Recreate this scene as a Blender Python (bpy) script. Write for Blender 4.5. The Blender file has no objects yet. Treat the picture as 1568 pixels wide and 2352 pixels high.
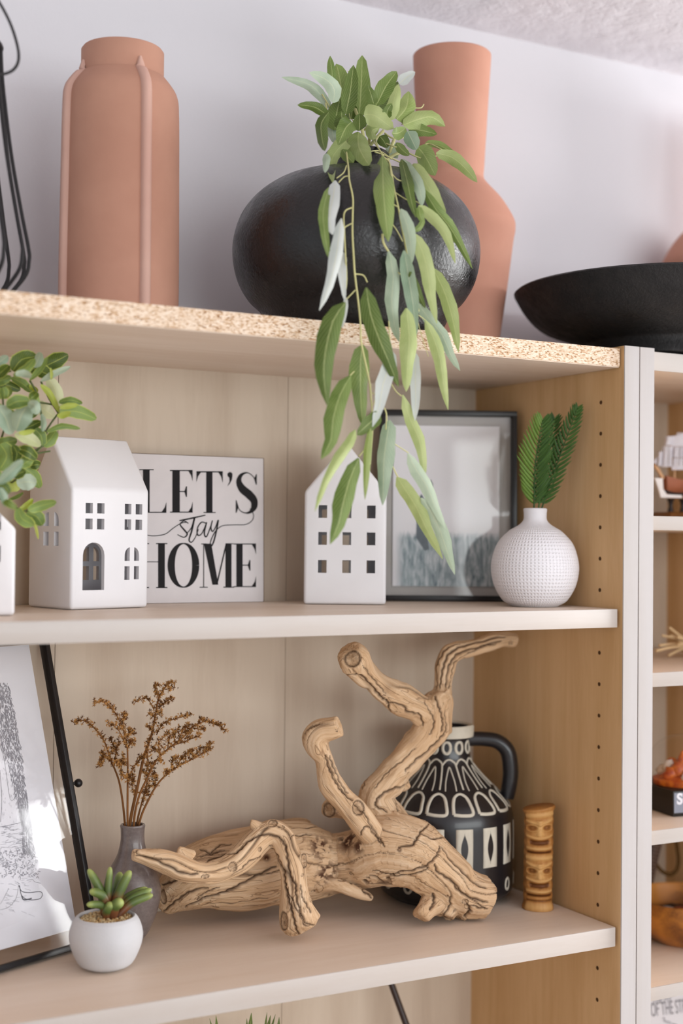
import bpy, bmesh, math, random
import numpy as np
from mathutils import Vector, Matrix
random.seed(7)
RNG = np.random.RandomState(11)
SC = bpy.context.scene
COL = SC.collection

# ------------------------------------------------------------------ camera
PX, PY, FPX = 784.0, 1176.0, 3180.5
CAM = np.array([-0.91149, -1.07967, -0.0162])
_y, _p, _r = [math.radians(a) for a in (28.66211, 1.05368, 0.55976)]
Fv = np.array([math.sin(_y)*math.cos(_p), math.cos(_y)*math.cos(_p), math.sin(_p)])
_R = np.array([math.cos(_y), -math.sin(_y), 0.0]); _U = np.cross(_R, Fv)
Rv = _R*math.cos(_r) + _U*math.sin(_r)
Uv = -_R*math.sin(_r) + _U*math.cos(_r)
cd = bpy.data.cameras.new('camera'); cam = bpy.data.objects.new('camera', cd); COL.objects.link(cam)
cam.matrix_world = Matrix(((Rv[0], Uv[0], -Fv[0], CAM[0]), (Rv[1], Uv[1], -Fv[1], CAM[1]), (Rv[2], Uv[2], -Fv[2], CAM[2]), (0, 0, 0, 1)))
cd.sensor_fit = 'VERTICAL'; cd.sensor_height = 36.0; cd.lens = FPX/2352*36.0
cd.clip_start = 0.02; cd.clip_end = 50
cd.dof.use_dof = True; cd.dof.focus_distance = 1.33; cd.dof.aperture_fstop = 2.6
SC.camera = cam

# ------------------------------------------------------------------ light
W = bpy.data.worlds.new('world'); SC.world = W; W.use_nodes = True
bg = W.node_tree.nodes['Background']; bg.inputs[0].default_value = (0.93, 0.97, 1.0, 1); bg.inputs[1].default_value = 0.72
def area(name, loc, target, sx, sy, power, col):
    l = bpy.data.lights.new(name, 'AREA'); l.shape = 'RECTANGLE'; l.size = sx; l.size_y = sy; l.energy = power; l.color = col
    o = bpy.data.objects.new(name, l); COL.objects.link(o); o.location = loc
    o.rotation_euler = (Vector(target)-Vector(loc)).to_track_quat('-Z', 'Y').to_euler()
    return o
area('window_light', (2.3, -0.62, 0.0), (0.0, 0.0, 0.05), 1.15, 0.95, 52, (0.99, 1.0, 0.99))
area('room_light', (0.2, -3.0, 0.12), (-0.3, 0.1, -0.1), 2.8, 0.85, 40, (0.95, 1.0, 1.0))
SC.view_settings.view_transform = 'Standard'; SC.view_settings.look = 'None'
SC.view_settings.gamma = 1.0; SC.view_settings.use_curve_mapping = False
SC.view_settings.exposure = 0.0

# ------------------------------------------------------------------ measuring helpers (photo pixel -> point on a world plane)
def ray(u, v): return Fv + Rv*(u-PX)/FPX - Uv*(v-PY)/FPX
def atY(u, v, Y): d = ray(u, v); return CAM + d*(Y-CAM[1])/d[1]
def atZ(u, v, Z): d = ray(u, v); return CAM + d*(Z-CAM[2])/d[2]
def atP(u, v, P0, N): d = ray(u, v); return CAM + d*(np.dot(np.array(P0)-CAM, N)/np.dot(d, N))
def ppm(P): return FPX/np.dot(np.array(P)-CAM, Fv)
def A(*x): return np.array(x, float)
def nz(v): v = np.array(v, float); return v/np.linalg.norm(v)
ZM, ZB, ZT0, ZT1, ZP = -0.08524, -0.40198, 0.15737, 0.1763, 0.1789
D = 0.2636; TH = 0.01935; SB = 0.0054
def crop(x0, y0, s):
    return lambda p: (x0+p[0]/s, y0+p[1]/s)

# ------------------------------------------------------------------ materials
def srgb(r, g, b):
    f = lambda c: (c/255/12.92) if c/255 <= 0.04045 else ((c/255+0.055)/1.055)**2.4
    return (f(r), f(g), f(b), 1)
class NT:
    def __init__(s, name):
        s.m = bpy.data.materials.new(name); s.m.use_nodes = True; s.t = s.m.node_tree; s.n = s.t.nodes; s.l = s.t.links
        s.b = s.n['Principled BSDF']; s.out = s.n['Material Output']
    def add(s, ty, **kw):
        n = s.n.new(ty)
        for k, v in kw.items():
            if k.startswith('_'): n.inputs[int(k[1:]) if k[1:].isdigit() else k[1:].replace('_', ' ')].default_value = v
            else: setattr(n, k, v)
        return n
    def link(s, a, b): s.l.new(a, b)
    def coord(s, which='Object', scale=(1, 1, 1), rot=(0, 0, 0)):
        if which.startswith('@'):
            t = s.add('ShaderNodeAttribute', attribute_name=which[1:]); o = t.outputs['Vector']
        else:
            t = s.add('ShaderNodeTexCoord'); o = t.outputs[which]
        m = s.add('ShaderNodeMapping'); m.inputs['Scale'].default_value = scale; m.inputs['Rotation'].default_value = rot
        s.link(o, m.inputs[0]); return m.outputs[0]
    def noise(s, vec, scale=5, detail=3, rough=.5, dist=0):
        n = s.add('ShaderNodeTexNoise'); n.inputs['Scale'].default_value = scale; n.inputs['Detail'].default_value = detail
        n.inputs['Roughness'].default_value = rough; n.inputs['Distortion'].default_value = dist
        if vec is not None: s.link(vec, n.inputs['Vector'])
        return n.outputs['Fac']
    def ramp(s, fac, stops):
        r = s.add('ShaderNodeValToRGB'); e = r.color_ramp.elements
        while len(e) < len(stops): e.new(0.5)
        for i, (p, c) in enumerate(stops): e[i].position = p; e[i].color = c if len(c) == 4 else (*c, 1)
        s.link(fac, r.inputs[0]); return r.outputs['Color']
    def mix(s, fac, a, b, mode='MIX'):
        n = s.add('ShaderNodeMix', data_type='RGBA', blend_type=mode)
        for i, x in ((0, fac), (6, a), (7, b)):
            if hasattr(x, 'links') or hasattr(x, 'is_linked'): s.link(x, n.inputs[i])
            else: n.inputs[i].default_value = x
        return n.outputs[2]
    def math(s, op, a, b=0.0, c=0.0):
        n = s.add('ShaderNodeMath', operation=op)
        for i, x in enumerate((a, b, c)):
            if hasattr(x, 'is_linked'): s.link(x, n.inputs[i])
            else: n.inputs[i].default_value = x
        return n.outputs[0]
    def bump(s, h, strength=.3, dist=.001):
        b = s.add('ShaderNodeBump'); b.inputs['Strength'].default_value = strength; b.inputs['Distance'].default_value = dist
        s.link(h, b.inputs['Height']); s.link(b.outputs[0], s.b.inputs['Normal'])
    def base(s, c):
        if hasattr(c, 'is_linked'): s.link(c, s.b.inputs['Base Color'])
        else: s.b.inputs['Base Color'].default_value = c
    def set(s, rough=.5, spec=.5, metal=0, coat=0):
        s.b.inputs['Roughness'].default_value = rough; s.b.inputs['Specular IOR Level'].default_value = spec
        s.b.inputs['Metallic'].default_value = metal; s.b.inputs['Coat Weight'].default_value = coat
def simple(name, c, rough=.5, spec=.5, var=0.0, scale=30, bump=0, metal=0, coat=0, bscale=None, c2=None):
    t = NT(name); t.set(rough, spec, metal, coat)
    v = t.coord()
    n = t.noise(v, scale, 4)
    if var or c2:
        d = c2 if c2 else tuple(max(0, x*(1-var)) for x in c[:3])+(1,)
        t.base(t.ramp(n, [(.3, d), (.7, c)]))
    else: t.base(c)
    if bump: t.bump(t.noise(v, bscale or scale*8, 3), bump, .0006)
    return t.m
def wood(name, c1, c2, grain='x', rough=.45):
    t = NT(name); t.set(rough, .35)
    sc = {'x': (1.0, 14, 14), 'z': (14, 14, 1.0)}[grain]
    v = t.coord('Object', sc)
    n1 = t.noise(v, 3.0, 5, .6, 1.2)
    w = t.add('ShaderNodeTexWave', wave_type='RINGS', rings_direction={'x': 'X', 'z': 'Z'}[grain])
    w.inputs['Scale'].default_value = 1.6; w.inputs['Distortion'].default_value = 5.5; w.inputs['Detail'].default_value = 3; w.inputs['Detail Scale'].default_value = 1.2
    sc2 = {'x': (0.8, 4, 4), 'z': (4, 4, .8)}[grain]
    t.link(t.coord('Object', sc2), w.inputs[0])
    f = t.math('MULTIPLY_ADD', w.outputs['Fac'], .35, t.math('MULTIPLY', n1, .75))
    fine = t.noise(t.coord('Object', tuple(k*9 for k in sc)), 4, 2)
    f = t.math('MULTIPLY_ADD', fine, .22, f)
    t.base(t.ramp(f, [(.30, c2), (.80, c1)]))
    t.bump(f, .05, .0005)
    return t.m
M = {}
M['maple_x'] = wood('maple_veneer_across', srgb(232, 214, 198), srgb(220, 198, 178), 'x')
M['maple_z'] = wood('maple_veneer_upright', srgb(222, 184, 138), srgb(200, 158, 108), 'z')
M['maple_edge_x'] = wood('maple_edge_across', srgb(194, 186, 181), srgb(187, 175, 167), 'x', .4)
M['maple_edge_z'] = wood('maple_edge_upright', srgb(188, 182, 181), srgb(182, 174, 170), 'z', .4)
M['back'] = wood('back_panel_foil', srgb(216, 199, 181), srgb(201, 182, 163), 'z', .55)
def chip():
    t = NT('raw_chipboard'); t.set(.85, .2)
    v = t.coord('Object', (260, 300, 620))
    vo = t.add('ShaderNodeTexVoronoi'); vo.inputs['Scale'].default_value = 1.6; t.link(v, vo.inputs['Vector'])
    sepc = t.add('ShaderNodeSeparateColor'); t.link(vo.outputs['Color'], sepc.inputs[0])
    n = t.noise(t.coord('Object', (300, 500, 1100)), 1, 3)
    f = t.math('MULTIPLY_ADD', n, .5, t.math('MULTIPLY', sepc.outputs[0], .6))
    t.base(t.ramp(f, [(.20, srgb(136, 92, 58)), (.32, srgb(198, 160, 124)), (.5, srgb(226, 200, 174)), (.8, srgb(240, 222, 204))]))
    t.bump(f, .5, .0008); return t.m
M['chip'] = chip()
M['hole'] = simple('hole_dark', srgb(84, 58, 36), .9, .1)
def wallm():
    t = NT('painted_wall'); t.set(.8, .2); t.base(srgb(217, 214, 219)); t.bump(t.noise(t.coord(), 220, 4), .12, .001); return t.m
def ceilm():
    t = NT('textured_ceiling'); t.set(.85, .2); v = t.coord()
    vo = t.add('ShaderNodeTexVoronoi', feature='SMOOTH_F1'); vo.inputs['Scale'].default_value = 38
    t.link(t.coord(), vo.inputs['Vector'])
    h = t.math('ADD', vo.outputs['Distance'], t.noise(v, 70, 5, .65, 1.5))
    t.base(srgb(240, 236, 242)); t.bump(h, .5, .006); return t.m
M['wall'] = wallm(); M['ceiling'] = ceilm()
M['floor'] = simple('carpet_floor', srgb(214, 206, 198), .9, .1, .08, 60, .5)
def terra(name, a, b):
    t = NT(name); t.set(.78, .25); v = t.coord()
    n = t.noise(v, 9, 4, .55); t.base(t.ramp(n, [(.35, a), (.7, b)])); t.bump(t.noise(v, 260, 3), .15, .0006); return t.m
M['terra'] = terra('terracotta_matte', srgb(182, 134, 114), srgb(196, 148, 127))
M['terra_dusty'] = terra('terracotta_dusty_rib', srgb(200, 158, 144), srgb(210, 172, 158))
M['terra_smooth'] = terra('terracotta_smooth', srgb(190, 136, 116), srgb(202, 150, 129))
def blackglaze(name, rough, lo=.2, spec=.5, bst=.6):
    t = NT(name); t.set(rough, spec); v = t.coord()
    vo = t.noise(v, 330, 3, .6); n2 = t.noise(v, 12, 3)
    t.base(t.ramp(n2, [(.3, srgb(14, 12, 13)), (.75, srgb(27, 25, 26))]))
    t.link(t.ramp(t.noise(v, 45, 4, .7), [(.4, (rough+.12,)*3), (.62, (max(.1, rough-lo),)*3)]), t.b.inputs['Roughness'])
    t.bump(vo, bst, .0016); return t.m
M['black_vase'] = blackglaze('black_stoneware_glaze', .26, .06, .62, .38)
M['black_bowl'] = blackglaze('black_bowl_clay', .66, .1)
M['black_metal'] = simple('black_metal', srgb(30, 28, 30), .38, .5)
M['wire'] = simple('black_wire', srgb(34, 32, 34), .55, .4)
M['ceramic'] = simple('white_matte_ceramic', srgb(238, 236, 240), .42, .4, .02, 25, .05)
def dimple():
    t = NT('white_dimpled_ceramic'); t.set(.5, .35); t.base(srgb(238, 235, 240))
    v = t.coord('UV', (72, 46, 1)); fr = t.add('ShaderNodeVectorMath', operation='FRACTION'); t.link(v, fr.inputs[0])
    sb = t.add('ShaderNodeVectorMath', operation='DISTANCE'); sb.inputs[1].default_value = (.5, .5, 0); t.link(fr.outputs[0], sb.inputs[0])
    h = t.ramp(sb.outputs['Value'], [(.12, (0, 0, 0)), (.38, (1, 1, 1))]); t.bump(h, .6, .0012); return t.m
M['dimple'] = dimple()
M['ink'] = simple('black_print', srgb(36, 34, 36), .7, .2)
M['sign_white'] = simple('whitewashed_board', srgb(232, 226, 228), .7, .2, .04, 60, .1)
M['sign_edge'] = simple('worn_board_edge', srgb(150, 118, 92), .8, .2, .3, 120)
M['paper'] = simple('white_paper', srgb(222, 221, 228), .7, .2)
M['sketch'] = simple('grey_ink', srgb(140, 138, 146), .8, .1)
M['sketch_dark'] = simple('dark_grey_ink', srgb(100, 98, 106), .8, .1)
def glass():
    t = NT('clear_pane'); tr = t.add('ShaderNodeBsdfTransparent'); gl = t.add('ShaderNodeBsdfGlossy'); gl.inputs['Roughness'].default_value = .03
    lw = t.add('ShaderNodeLayerWeight'); lw.inputs[0].default_value = .5; fo = t.math('MULTIPLY_ADD', t.math('POWER', lw.outputs['Facing'], 5.0), .5, .025); mx = t.add('ShaderNodeMixShader')
    t.link(fo, mx.inputs[0]); t.link(tr.outputs[0], mx.inputs[1]); t.link(gl.outputs[0], mx.inputs[2]); t.link(mx.outputs[0], t.out.inputs[0]); return t.m
M['glass'] = glass()
def photo_print():
    t = NT('faded_meadow_print'); t.set(.6, .2)
    uv = t.coord('UV'); sp = t.add('ShaderNodeSeparateXYZ'); t.link(uv, sp.inputs[0])
    n = t.noise(t.coord('UV', (26, 9, 1)), 1, 6, .65, .4)
    grass = t.ramp(n, [(.33, srgb(110, 128, 138)), (.5, srgb(168, 182, 188)), (.68, srgb(226, 230, 234))])
    sky = t.ramp(t.noise(uv, 2, 2), [(.3, srgb(240, 237, 242)), (.7, srgb(247, 245, 249))])
    edge = t.math('MULTIPLY_ADD', t.noise(t.coord('UV', (60, 20, 1)), 1, 3), .06, sp.outputs[1])
    m = t.ramp(edge, [(.33, (1, 1, 1)), (.37, (0, 0, 0))])
    side = t.ramp(t.math('MULTIPLY_ADD', n, .08, sp.outputs[0]), [(.06, (0, 0, 0)), (.14, (1, 1, 1))])
    mm = t.math('MULTIPLY', m, side)
    t.base(t.mix(mm, sky, grass)); return t.m
M['print'] = photo_print()
M['mount'] = simple('grey_mount', srgb(188, 182, 178), .7, .2)
def leafmat(name, dark, light, rib, back, trans=.25, rough=.45, edge=None):
    t = NT(name); t.set(rough, .4)
    uv = t.coord('UV'); sp = t.add('ShaderNodeSeparateXYZ'); t.link(uv, sp.inputs[0])
    x = t.math('ABSOLUTE', t.math('SUBTRACT', sp.outputs[0], .5))
    oi = t.add('ShaderNodeObjectInfo')
    n = t.noise(t.coord('Object'), 60, 3)
    nn = t.math('MULTIPLY_ADD', oi.outputs['Random'], .5, t.math('MULTIPLY', n, .6))
    col = t.ramp(nn, [(.3, dark), (.8, light)])
    half = t.math('GREATER_THAN', sp.outputs[0], .5)  # one half paler: light on the folded blade put into the colour
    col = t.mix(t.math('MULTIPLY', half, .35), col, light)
    v = t.math('SINE', t.math('MULTIPLY', t.math('SUBTRACT', sp.outputs[1], t.math('MULTIPLY', x, .45)), 90))
    vm = t.math('MULTIPLY', t.math('GREATER_THAN', v, .93), .25)
    col = t.mix(vm, col, rib)
    if edge: col = t.mix(t.math('MULTIPLY', t.math('GREATER_THAN', x, .43), .8), col, edge)
    ribm = t.math('LESS_THAN', x, .03); col = t.mix(t.math('MULTIPLY', ribm, .5), col, rib)
    geo = t.add('ShaderNodeNewGeometry'); col = t.mix(t.math('MULTIPLY', geo.outputs['Backfacing'], .7), col, back)
    t.base(col)
    t.bump(t.math('ADD', vm, t.math('MULTIPLY', ribm, .6)), .3, .0006)
    trn = t.add('ShaderNodeBsdfTranslucent'); t.link(col, trn.inputs[0]); mx = t.add('ShaderNodeMixShader'); mx.inputs[0].default_value = trans
    t.link(t.b.outputs[0], mx.inputs[1]); t.link(trn.outputs[0], mx.inputs[2]); t.link(mx.outputs[0], t.out.inputs[0]); return t.m
LG = srgb(206, 214, 150); LB = srgb(176, 196, 168)
WL = [leafmat('willow_leaf_dark', srgb(78, 98, 38), srgb(108, 130, 62), LG, LB),
      leafmat('willow_leaf_green', srgb(100, 124, 56), srgb(146, 166, 96), LG, LB),
      leafmat('willow_leaf_bright', srgb(142, 162, 86), srgb(190, 202, 140), LG, LB),
      leafmat('willow_leaf_sage', srgb(134, 162, 134), srgb(190, 206, 182), srgb(216, 222, 190), LB),
      leafmat('willow_leaf_sheen', srgb(196, 206, 200), srgb(222, 226, 224), srgb(226, 224, 190), srgb(210, 214, 210))]  # last tone: bright sheen painted in as a near-white leaf colour
M['stem'] = simple('pale_green_stem', srgb(206, 202, 142), .5, .4, .12, 40)
PE = srgb(186, 196, 96)
PL = [leafmat('foliage_leaf_dark', srgb(58, 80, 24), srgb(92, 114, 40), PE, LB, edge=PE),
      leafmat('foliage_leaf_green', srgb(94, 120, 56), srgb(134, 158, 86), PE, LB, edge=PE),
      leafmat('foliage_leaf_yellow', srgb(156, 172, 50), srgb(186, 196, 98), PE, LB),
      leafmat('foliage_leaf_sage', srgb(140, 166, 142), srgb(196, 210, 190), srgb(206, 212, 176), LB),
      leafmat('foliage_leaf_cream', srgb(206, 214, 160), srgb(226, 228, 196), srgb(226, 228, 176), LB)]
M['stem_dark'] = simple('dark_green_stem', srgb(84, 96, 52), .5, .4)
M['fern'] = leafmat('fern_needle', srgb(34, 66, 26), srgb(74, 112, 44), srgb(100, 140, 60), srgb(96, 130, 66), .2, .5)
M['fern_light'] = leafmat('fern_needle_light', srgb(60, 98, 34), srgb(108, 140, 56), srgb(140, 168, 80), srgb(130, 160, 90), .2, .5)
def grad(name, stops, rough=.5, attr='t', trans=0):
    t = NT(name); t.set(rough, .45); a = t.add('ShaderNodeAttribute', attribute_name=attr)
    n = t.noise(t.coord(), 120, 3); f = t.math('MULTIPLY_ADD', t.math('SUBTRACT', n, .5), .2, a.outputs['Fac'])
    t.base(t.ramp(f, stops)); return t.m
M['succulent'] = grad('succulent_skin', [(.05, srgb(70, 34, 22)), (.38, srgb(120, 74, 44)), (.55, srgb(76, 94, 44)), (.8, srgb(106, 124, 64)), (1, srgb(168, 180, 104))], .42)
M['concrete'] = simple('pale_concrete', srgb(208, 207, 210), .85, .2, .10, 24, .25, bscale=420)
M['gravel'] = simple('gold_gravel', srgb(222, 196, 150), .6, .4, .35, 180)
M['gravel2'] = simple('amber_gravel', srgb(188, 146, 88), .6, .4, .3, 180)
def greyvase():
    t = NT('grey_brown_glaze'); t.set(.3, .5, 0, .3); v = t.coord()
    a = t.ramp(t.noise(v, 300, 4, .8), [(.35, srgb(96, 84, 82)), (.6, srgb(122, 110, 107)), (.8, srgb(158, 146, 142))])
    b = t.ramp(t.noise(t.coord('Object', (1, 1, 10)), 20, 3), [(.35, srgb(104, 92, 90)), (.7, srgb(126, 116, 112))])
    t.base(t.mix(.5, a, b)); t.bump(t.noise(v, 200, 3), .15, .0006); return t.m
M['greyvase'] = greyvase()
M['dry_stem'] = simple('dry_brown_stem', srgb(134, 88, 48), .8, .2, .3, 90)
M['dry_flower'] = simple('dry_gold_floret', srgb(206, 152, 88), .85, .15, .4, 160)
M['dry_flower2'] = simple('dry_brown_floret', srgb(118, 74, 36), .85, .15, .4, 160)
def drift():
    t = NT('driftwood'); t.set(.75, .25)
    v = t.coord('@grain', (9, 150, 150)); n = t.noise(v, 1.0, 5, .65, .4)
    v2 = t.coord('@grain', (30, 620, 620)); n2 = t.noise(v2, 1.0, 3, .6)
    big = t.noise(t.coord(), 14, 3)
    f = t.math('MULTIPLY_ADD', n2, .35, t.math('MULTIPLY', n, .7))
    col = t.ramp(f, [(.32, srgb(176, 138, 102)), (.5, srgb(212, 178, 142)), (.72, srgb(232, 206, 176))])
    col = t.mix(t.ramp(big, [(.35, (0, 0, 0)), (.75, (.45, .45, .45))]), col, srgb(206, 164, 122))
    line = t.ramp(t.math('ABSOLUTE', t.math('SUBTRACT', t.noise(t.coord('@grain', (5, 95, 95)), 1, 2, .5, .8), .5)), [(.0, (1, 1, 1)), (.012, (0, 0, 0))])
    col = t.mix(t.math('MULTIPLY', line, .6), col, srgb(112, 76, 48))
    a = t.add('ShaderNodeAttribute', attribute_name='dark')
    col = t.mix(a.outputs['Fac'], col, srgb(62, 38, 24))
    b = t.add('ShaderNodeAttribute', attribute_name='stain')
    col = t.mix(b.outputs['Fac'], col, srgb(72, 36, 20))
    t.base(col); t.bump(t.math('SUBTRACT', f, t.math('MULTIPLY', line, .5)), .55, .0016); return t.m
M['drift'] = drift()
M['knot'] = simple('dark_knot_wood', srgb(124, 84, 56), .85, .2, .5, 500, .6)
M['jug'] = simple('black_jug_glaze', srgb(32, 30, 34), .32, .5, .15, 60, .12, coat=.2)
M['cream'] = simple('cream_slip', srgb(216, 208, 192), .7, .3, .1, 120, .3)
def tikim():
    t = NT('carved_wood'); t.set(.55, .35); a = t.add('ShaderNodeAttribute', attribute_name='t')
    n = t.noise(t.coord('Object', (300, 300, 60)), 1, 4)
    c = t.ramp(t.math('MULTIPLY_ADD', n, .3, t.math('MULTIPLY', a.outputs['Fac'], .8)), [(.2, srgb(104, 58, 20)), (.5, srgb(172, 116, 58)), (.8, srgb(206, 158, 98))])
    t.base(c); t.bump(n, .2, .0005); return t.m
M['tiki'] = tikim()
M['bowlwood'] = wood('acacia_bowl', srgb(190, 124, 52), srgb(82, 42, 24), 'x', .3)
M['straw'] = simple('pale_straw', srgb(222, 190, 146), .7, .3, .15, 60)
M['sail'] = simple('sail_cloth', srgb(228, 224, 232), .8, .2, .06, 60)
M['hull'] = simple('ship_hull', srgb(168, 96, 62), .5, .4, .25, 60)
M['ship_dark'] = simple('dark_ship_wood', srgb(46, 36, 34), .5, .4)
M['ship_wood'] = simple('ship_base_wood', srgb(124, 78, 34), .5, .4, .2, 50)
M['mast'] = simple('mast_wood', srgb(224, 178, 136), .6, .3)
M['shell'] = simple('white_shell', srgb(244, 238, 236), .35, .5)
M['rope'] = simple('brown_cord', srgb(104, 74, 36), .8, .2)
M['guitar_neck'] = simple('guitar_neck', srgb(70, 48, 40), .5, .4)
M['fret'] = simple('fret_metal', srgb(170, 140, 120), .4, .5)
M['guitar_body'] = simple('white_lacquer', srgb(226, 228, 234), .25, .5)
M['fire'] = simple('orange_crystal', srgb(216, 120, 36), .4, .5, 0, 130, .4, c2=srgb(150, 44, 20))
M['smoke'] = simple('milky_crystal', srgb(214, 200, 190), .5, .4, .1, 90)
M['base_black'] = simple('black_base', srgb(24, 20, 18), .4, .5)
M['base_label'] = simple('blue_grey_plaque', srgb(130, 134, 148), .4, .5)
M['rod'] = simple('dark_brown_wood', srgb(46, 24, 18), .4, .5)
ST = [simple('red_stone', srgb(150, 76, 52), .5, .4, .3, 60), simple('white_stone', srgb(222, 206, 196), .5, .4, .15, 60), simple('grey_stone', srgb(150, 150, 158), .5, .4, .2, 60), simple('dark_stone', srgb(60, 44, 38), .5, .4, .2, 60), simple('tan_stone', srgb(200, 168, 132), .5, .4, .2, 60)]

# ------------------------------------------------------------------ mesh helpers
class MB:
    def __init__(s): s.v = []; s.f = []; s.uv = []; s.at = []
    def add(s, vs, fs, uvs=None, at=None):
        o = len(s.v); s.v += [tuple(map(float, p)) for p in vs]; s.f += [tuple(i+o for i in f) for f in fs]
        s.uv += list(uvs) if uvs is not None else [(0, 0)]*len(vs)
        s.at += list(at) if at is not None else [0.0]*len(vs)
    def box(s, a, b):
        x0, y0, z0 = a; x1, y1, z1 = b
        s.add([(x0, y0, z0), (x1, y0, z0), (x1, y1, z0), (x0, y1, z0), (x0, y0, z1), (x1, y0, z1), (x1, y1, z1), (x0, y1, z1)],
              [(0, 3, 2, 1), (4, 5, 6, 7), (0, 1, 5, 4), (1, 2, 6, 5), (2, 3, 7, 6), (3, 0, 4, 7)])
    def slab(s, quad, nrm, t):
        """quad of 4 points extruded by t along nrm"""
        q = [np.array(p, float) for p in quad]; n = np.array(nrm)*t
        s.add(q+[p+n for p in q], [(0, 1, 2, 3), (7, 6, 5, 4), (0, 4, 5, 1), (1, 5, 6, 2), (2, 6, 7, 3), (3, 7, 4, 0)],
              [(0, 1), (1, 1), (1, 0), (0, 0)]*2)
    def tube(s, pts, rad, n=8, cap=True, smooth=0):
        pts = [np.array(p, float) for p in pts]
        if np.isscalar(rad): rad = [rad]*len(pts)
        if smooth: pts, rad = catmull(pts, rad, smooth)
        T = [nz(pts[min(i+1, len(pts)-1)]-pts[max(i-1, 0)]) for i in range(len(pts))]
        up = A(0, 0, 1) if abs(T[0][2]) < .9 else A(1, 0, 0)
        N = nz(np.cross(T[0], up)); vs = []; at = []; L = len(pts)
        for i, p in enumerate(pts):
            N = nz(N-T[i]*np.dot(N, T[i])); B = np.cross(T[i], N)
            for k in range(n):
                a = 2*math.pi*k/n; vs.append(p+(N*math.cos(a)+B*math.sin(a))*rad[i]); at.append(i/(L-1))
        fs = [(i*n+k, i*n+(k+1) % n, (i+1)*n+(k+1) % n, (i+1)*n+k) for i in range(L-1) for k in range(n)]
        if cap: fs += [tuple(range(n))[::-1], tuple((L-1)*n+k for k in range(n))]
        s.add(vs, fs, None, at)
    def lathe(s, prof, c, n=64, closed=False, sx=1, sy=1):
        vs = []; uvs = []; L = len(prof)
        for i, (r, z) in enumerate(prof):
            for k in range(n):
                a = 2*math.pi*k/n; vs.append((c[0]+r*math.cos(a)*sx, c[1]+r*math.sin(a)*sy, z)); uvs.append((k/n, i/(L-1)))
        fs = [(i*n+k, i*n+(k+1) % n, (i+1)*n+(k+1) % n, (i+1)*n+k) for i in range(L-1) for k in range(n)]
        fs.append(tuple(range(n))[::-1]); 
        if closed: fs.append(tuple((L-1)*n+k for k in range(n)))
        s.add(vs, fs, uvs)
    def ball(s, c, r, n=8, m=6, jit=0, sq=(1, 1, 1)):
        vs = []; 
        for i in range(m+1):
            th = math.pi*i/m
            for k in range(n):
                a = 2*math.pi*k/n; j = 1+random.uniform(-jit, jit) if 0 < i < m else 1
                vs.append((c[0]+r*sq[0]*j*math.sin(th)*math.cos(a), c[1]+r*sq[1]*j*math.sin(th)*math.sin(a), c[2]+r*sq[2]*j*math.cos(th)))
        fs = [(i*n+k, (i+1)*n+k, (i+1)*n+(k+1) % n, i*n+(k+1) % n) for i in range(m) for k in range(n)]
        s.add(vs, fs)
    def strip(s, pts, wid, nrm, smooth=4, off=0.0):
        """flat ribbon with varying width lying in the plane with normal nrm"""
        pts = [np.array(p, float) for p in pts]
        if np.isscalar(wid): wid = [wid]*len(pts)
        if smooth: pts, wid = catmull(pts, wid, smooth)
        vs = []
        for i, p in enumerate(pts):
            T = nz(pts[min(i+1, len(pts)-1)]-pts[max(i-1, 0)]); S = nz(np.cross(T, nrm))
            vs += [p+S*wid[i]/2+np.array(nrm)*off, p-S*wid[i]/2+np.array(nrm)*off]
        s.add(vs, [(2*i, 2*i+1, 2*i+3, 2*i+2) for i in range(len(pts)-1)])
def catmull(pts, rad, k):
    P = [pts[0]]+list(pts)+[pts[-1]]; Rr = [rad[0]]+list(rad)+[rad[-1]]; o = []; ro = []
    for i in range(1, len(P)-2):
        for j in range(k):
            t = j/k; a, b, c, d = P[i-1], P[i], P[i+1], P[i+2]
            o.append(.5*((2*b)+(c-a)*t+(2*a-5*b+4*c-d)*t*t+(3*b-a-3*c+d)*t**3))
            ro.append(Rr[i]*(1-t)+Rr[i+1]*t)
    o.append(pts[-1]); ro.append(rad[-1]); return o, ro
def finish(me, smooth, angle=35):
    if smooth:
        me.shade_smooth()
        if angle: me.set_sharp_from_angle(angle=math.radians(angle))
def link(name, me, parent=None, origin=(0, 0, 0)):
    o = bpy.data.objects.new(name, me); COL.objects.link(o)
    if parent is not None: o.parent = parent
    else: o.location = origin
    return o
def build(mb, name, mat, parent=None, origin=None, smooth=True, angle=35, bevel=0, weld=True):
    """world-space vertices -> one mesh object (relative to the parent's world origin, or to origin)"""
    if parent is not None:
        org = np.array(parent.get('org', (0, 0, 0)))
    else: org = np.array(origin if origin is not None else (0, 0, 0), float)
    v = np.array(mb.v)-org
    me = bpy.data.meshes.new(name); me.from_pydata([tuple(p) for p in v], [], mb.f)
    if any(u != (0, 0) for u in mb.uv):
        ul = me.uv_layers.new(name='UVMap'); idx = np.empty(len(me.loops), int); me.loops.foreach_get('vertex_index', idx)
        ul.data.foreach_set('uv', np.array(mb.uv, float)[idx].ravel())
    if any(mb.at):
        at = me.attributes.new('t', 'FLOAT', 'POINT'); at.data.foreach_set('value', np.array(mb.at, float))
    if bevel:
        bm = bmesh.new(); bm.from_mesh(me); bmesh.ops.remove_doubles(bm, verts=bm.verts, dist=1e-5)
        bmesh.ops.bevel(bm, geom=[e for e in bm.edges if e.is_manifold and e.calc_face_angle(0) > .6], offset=bevel, segments=2, affect='EDGES', profile=.5)
        bm.to_mesh(me); bm.free()
    finish(me, smooth, angle)
    me.materials.append(mat); me.validate()
    o = link(name, me, parent, tuple(org))
    o['org'] = [0.0, 0.0, 0.0] if parent is None and origin is None else [float(x) for x in org]
    return o
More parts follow.
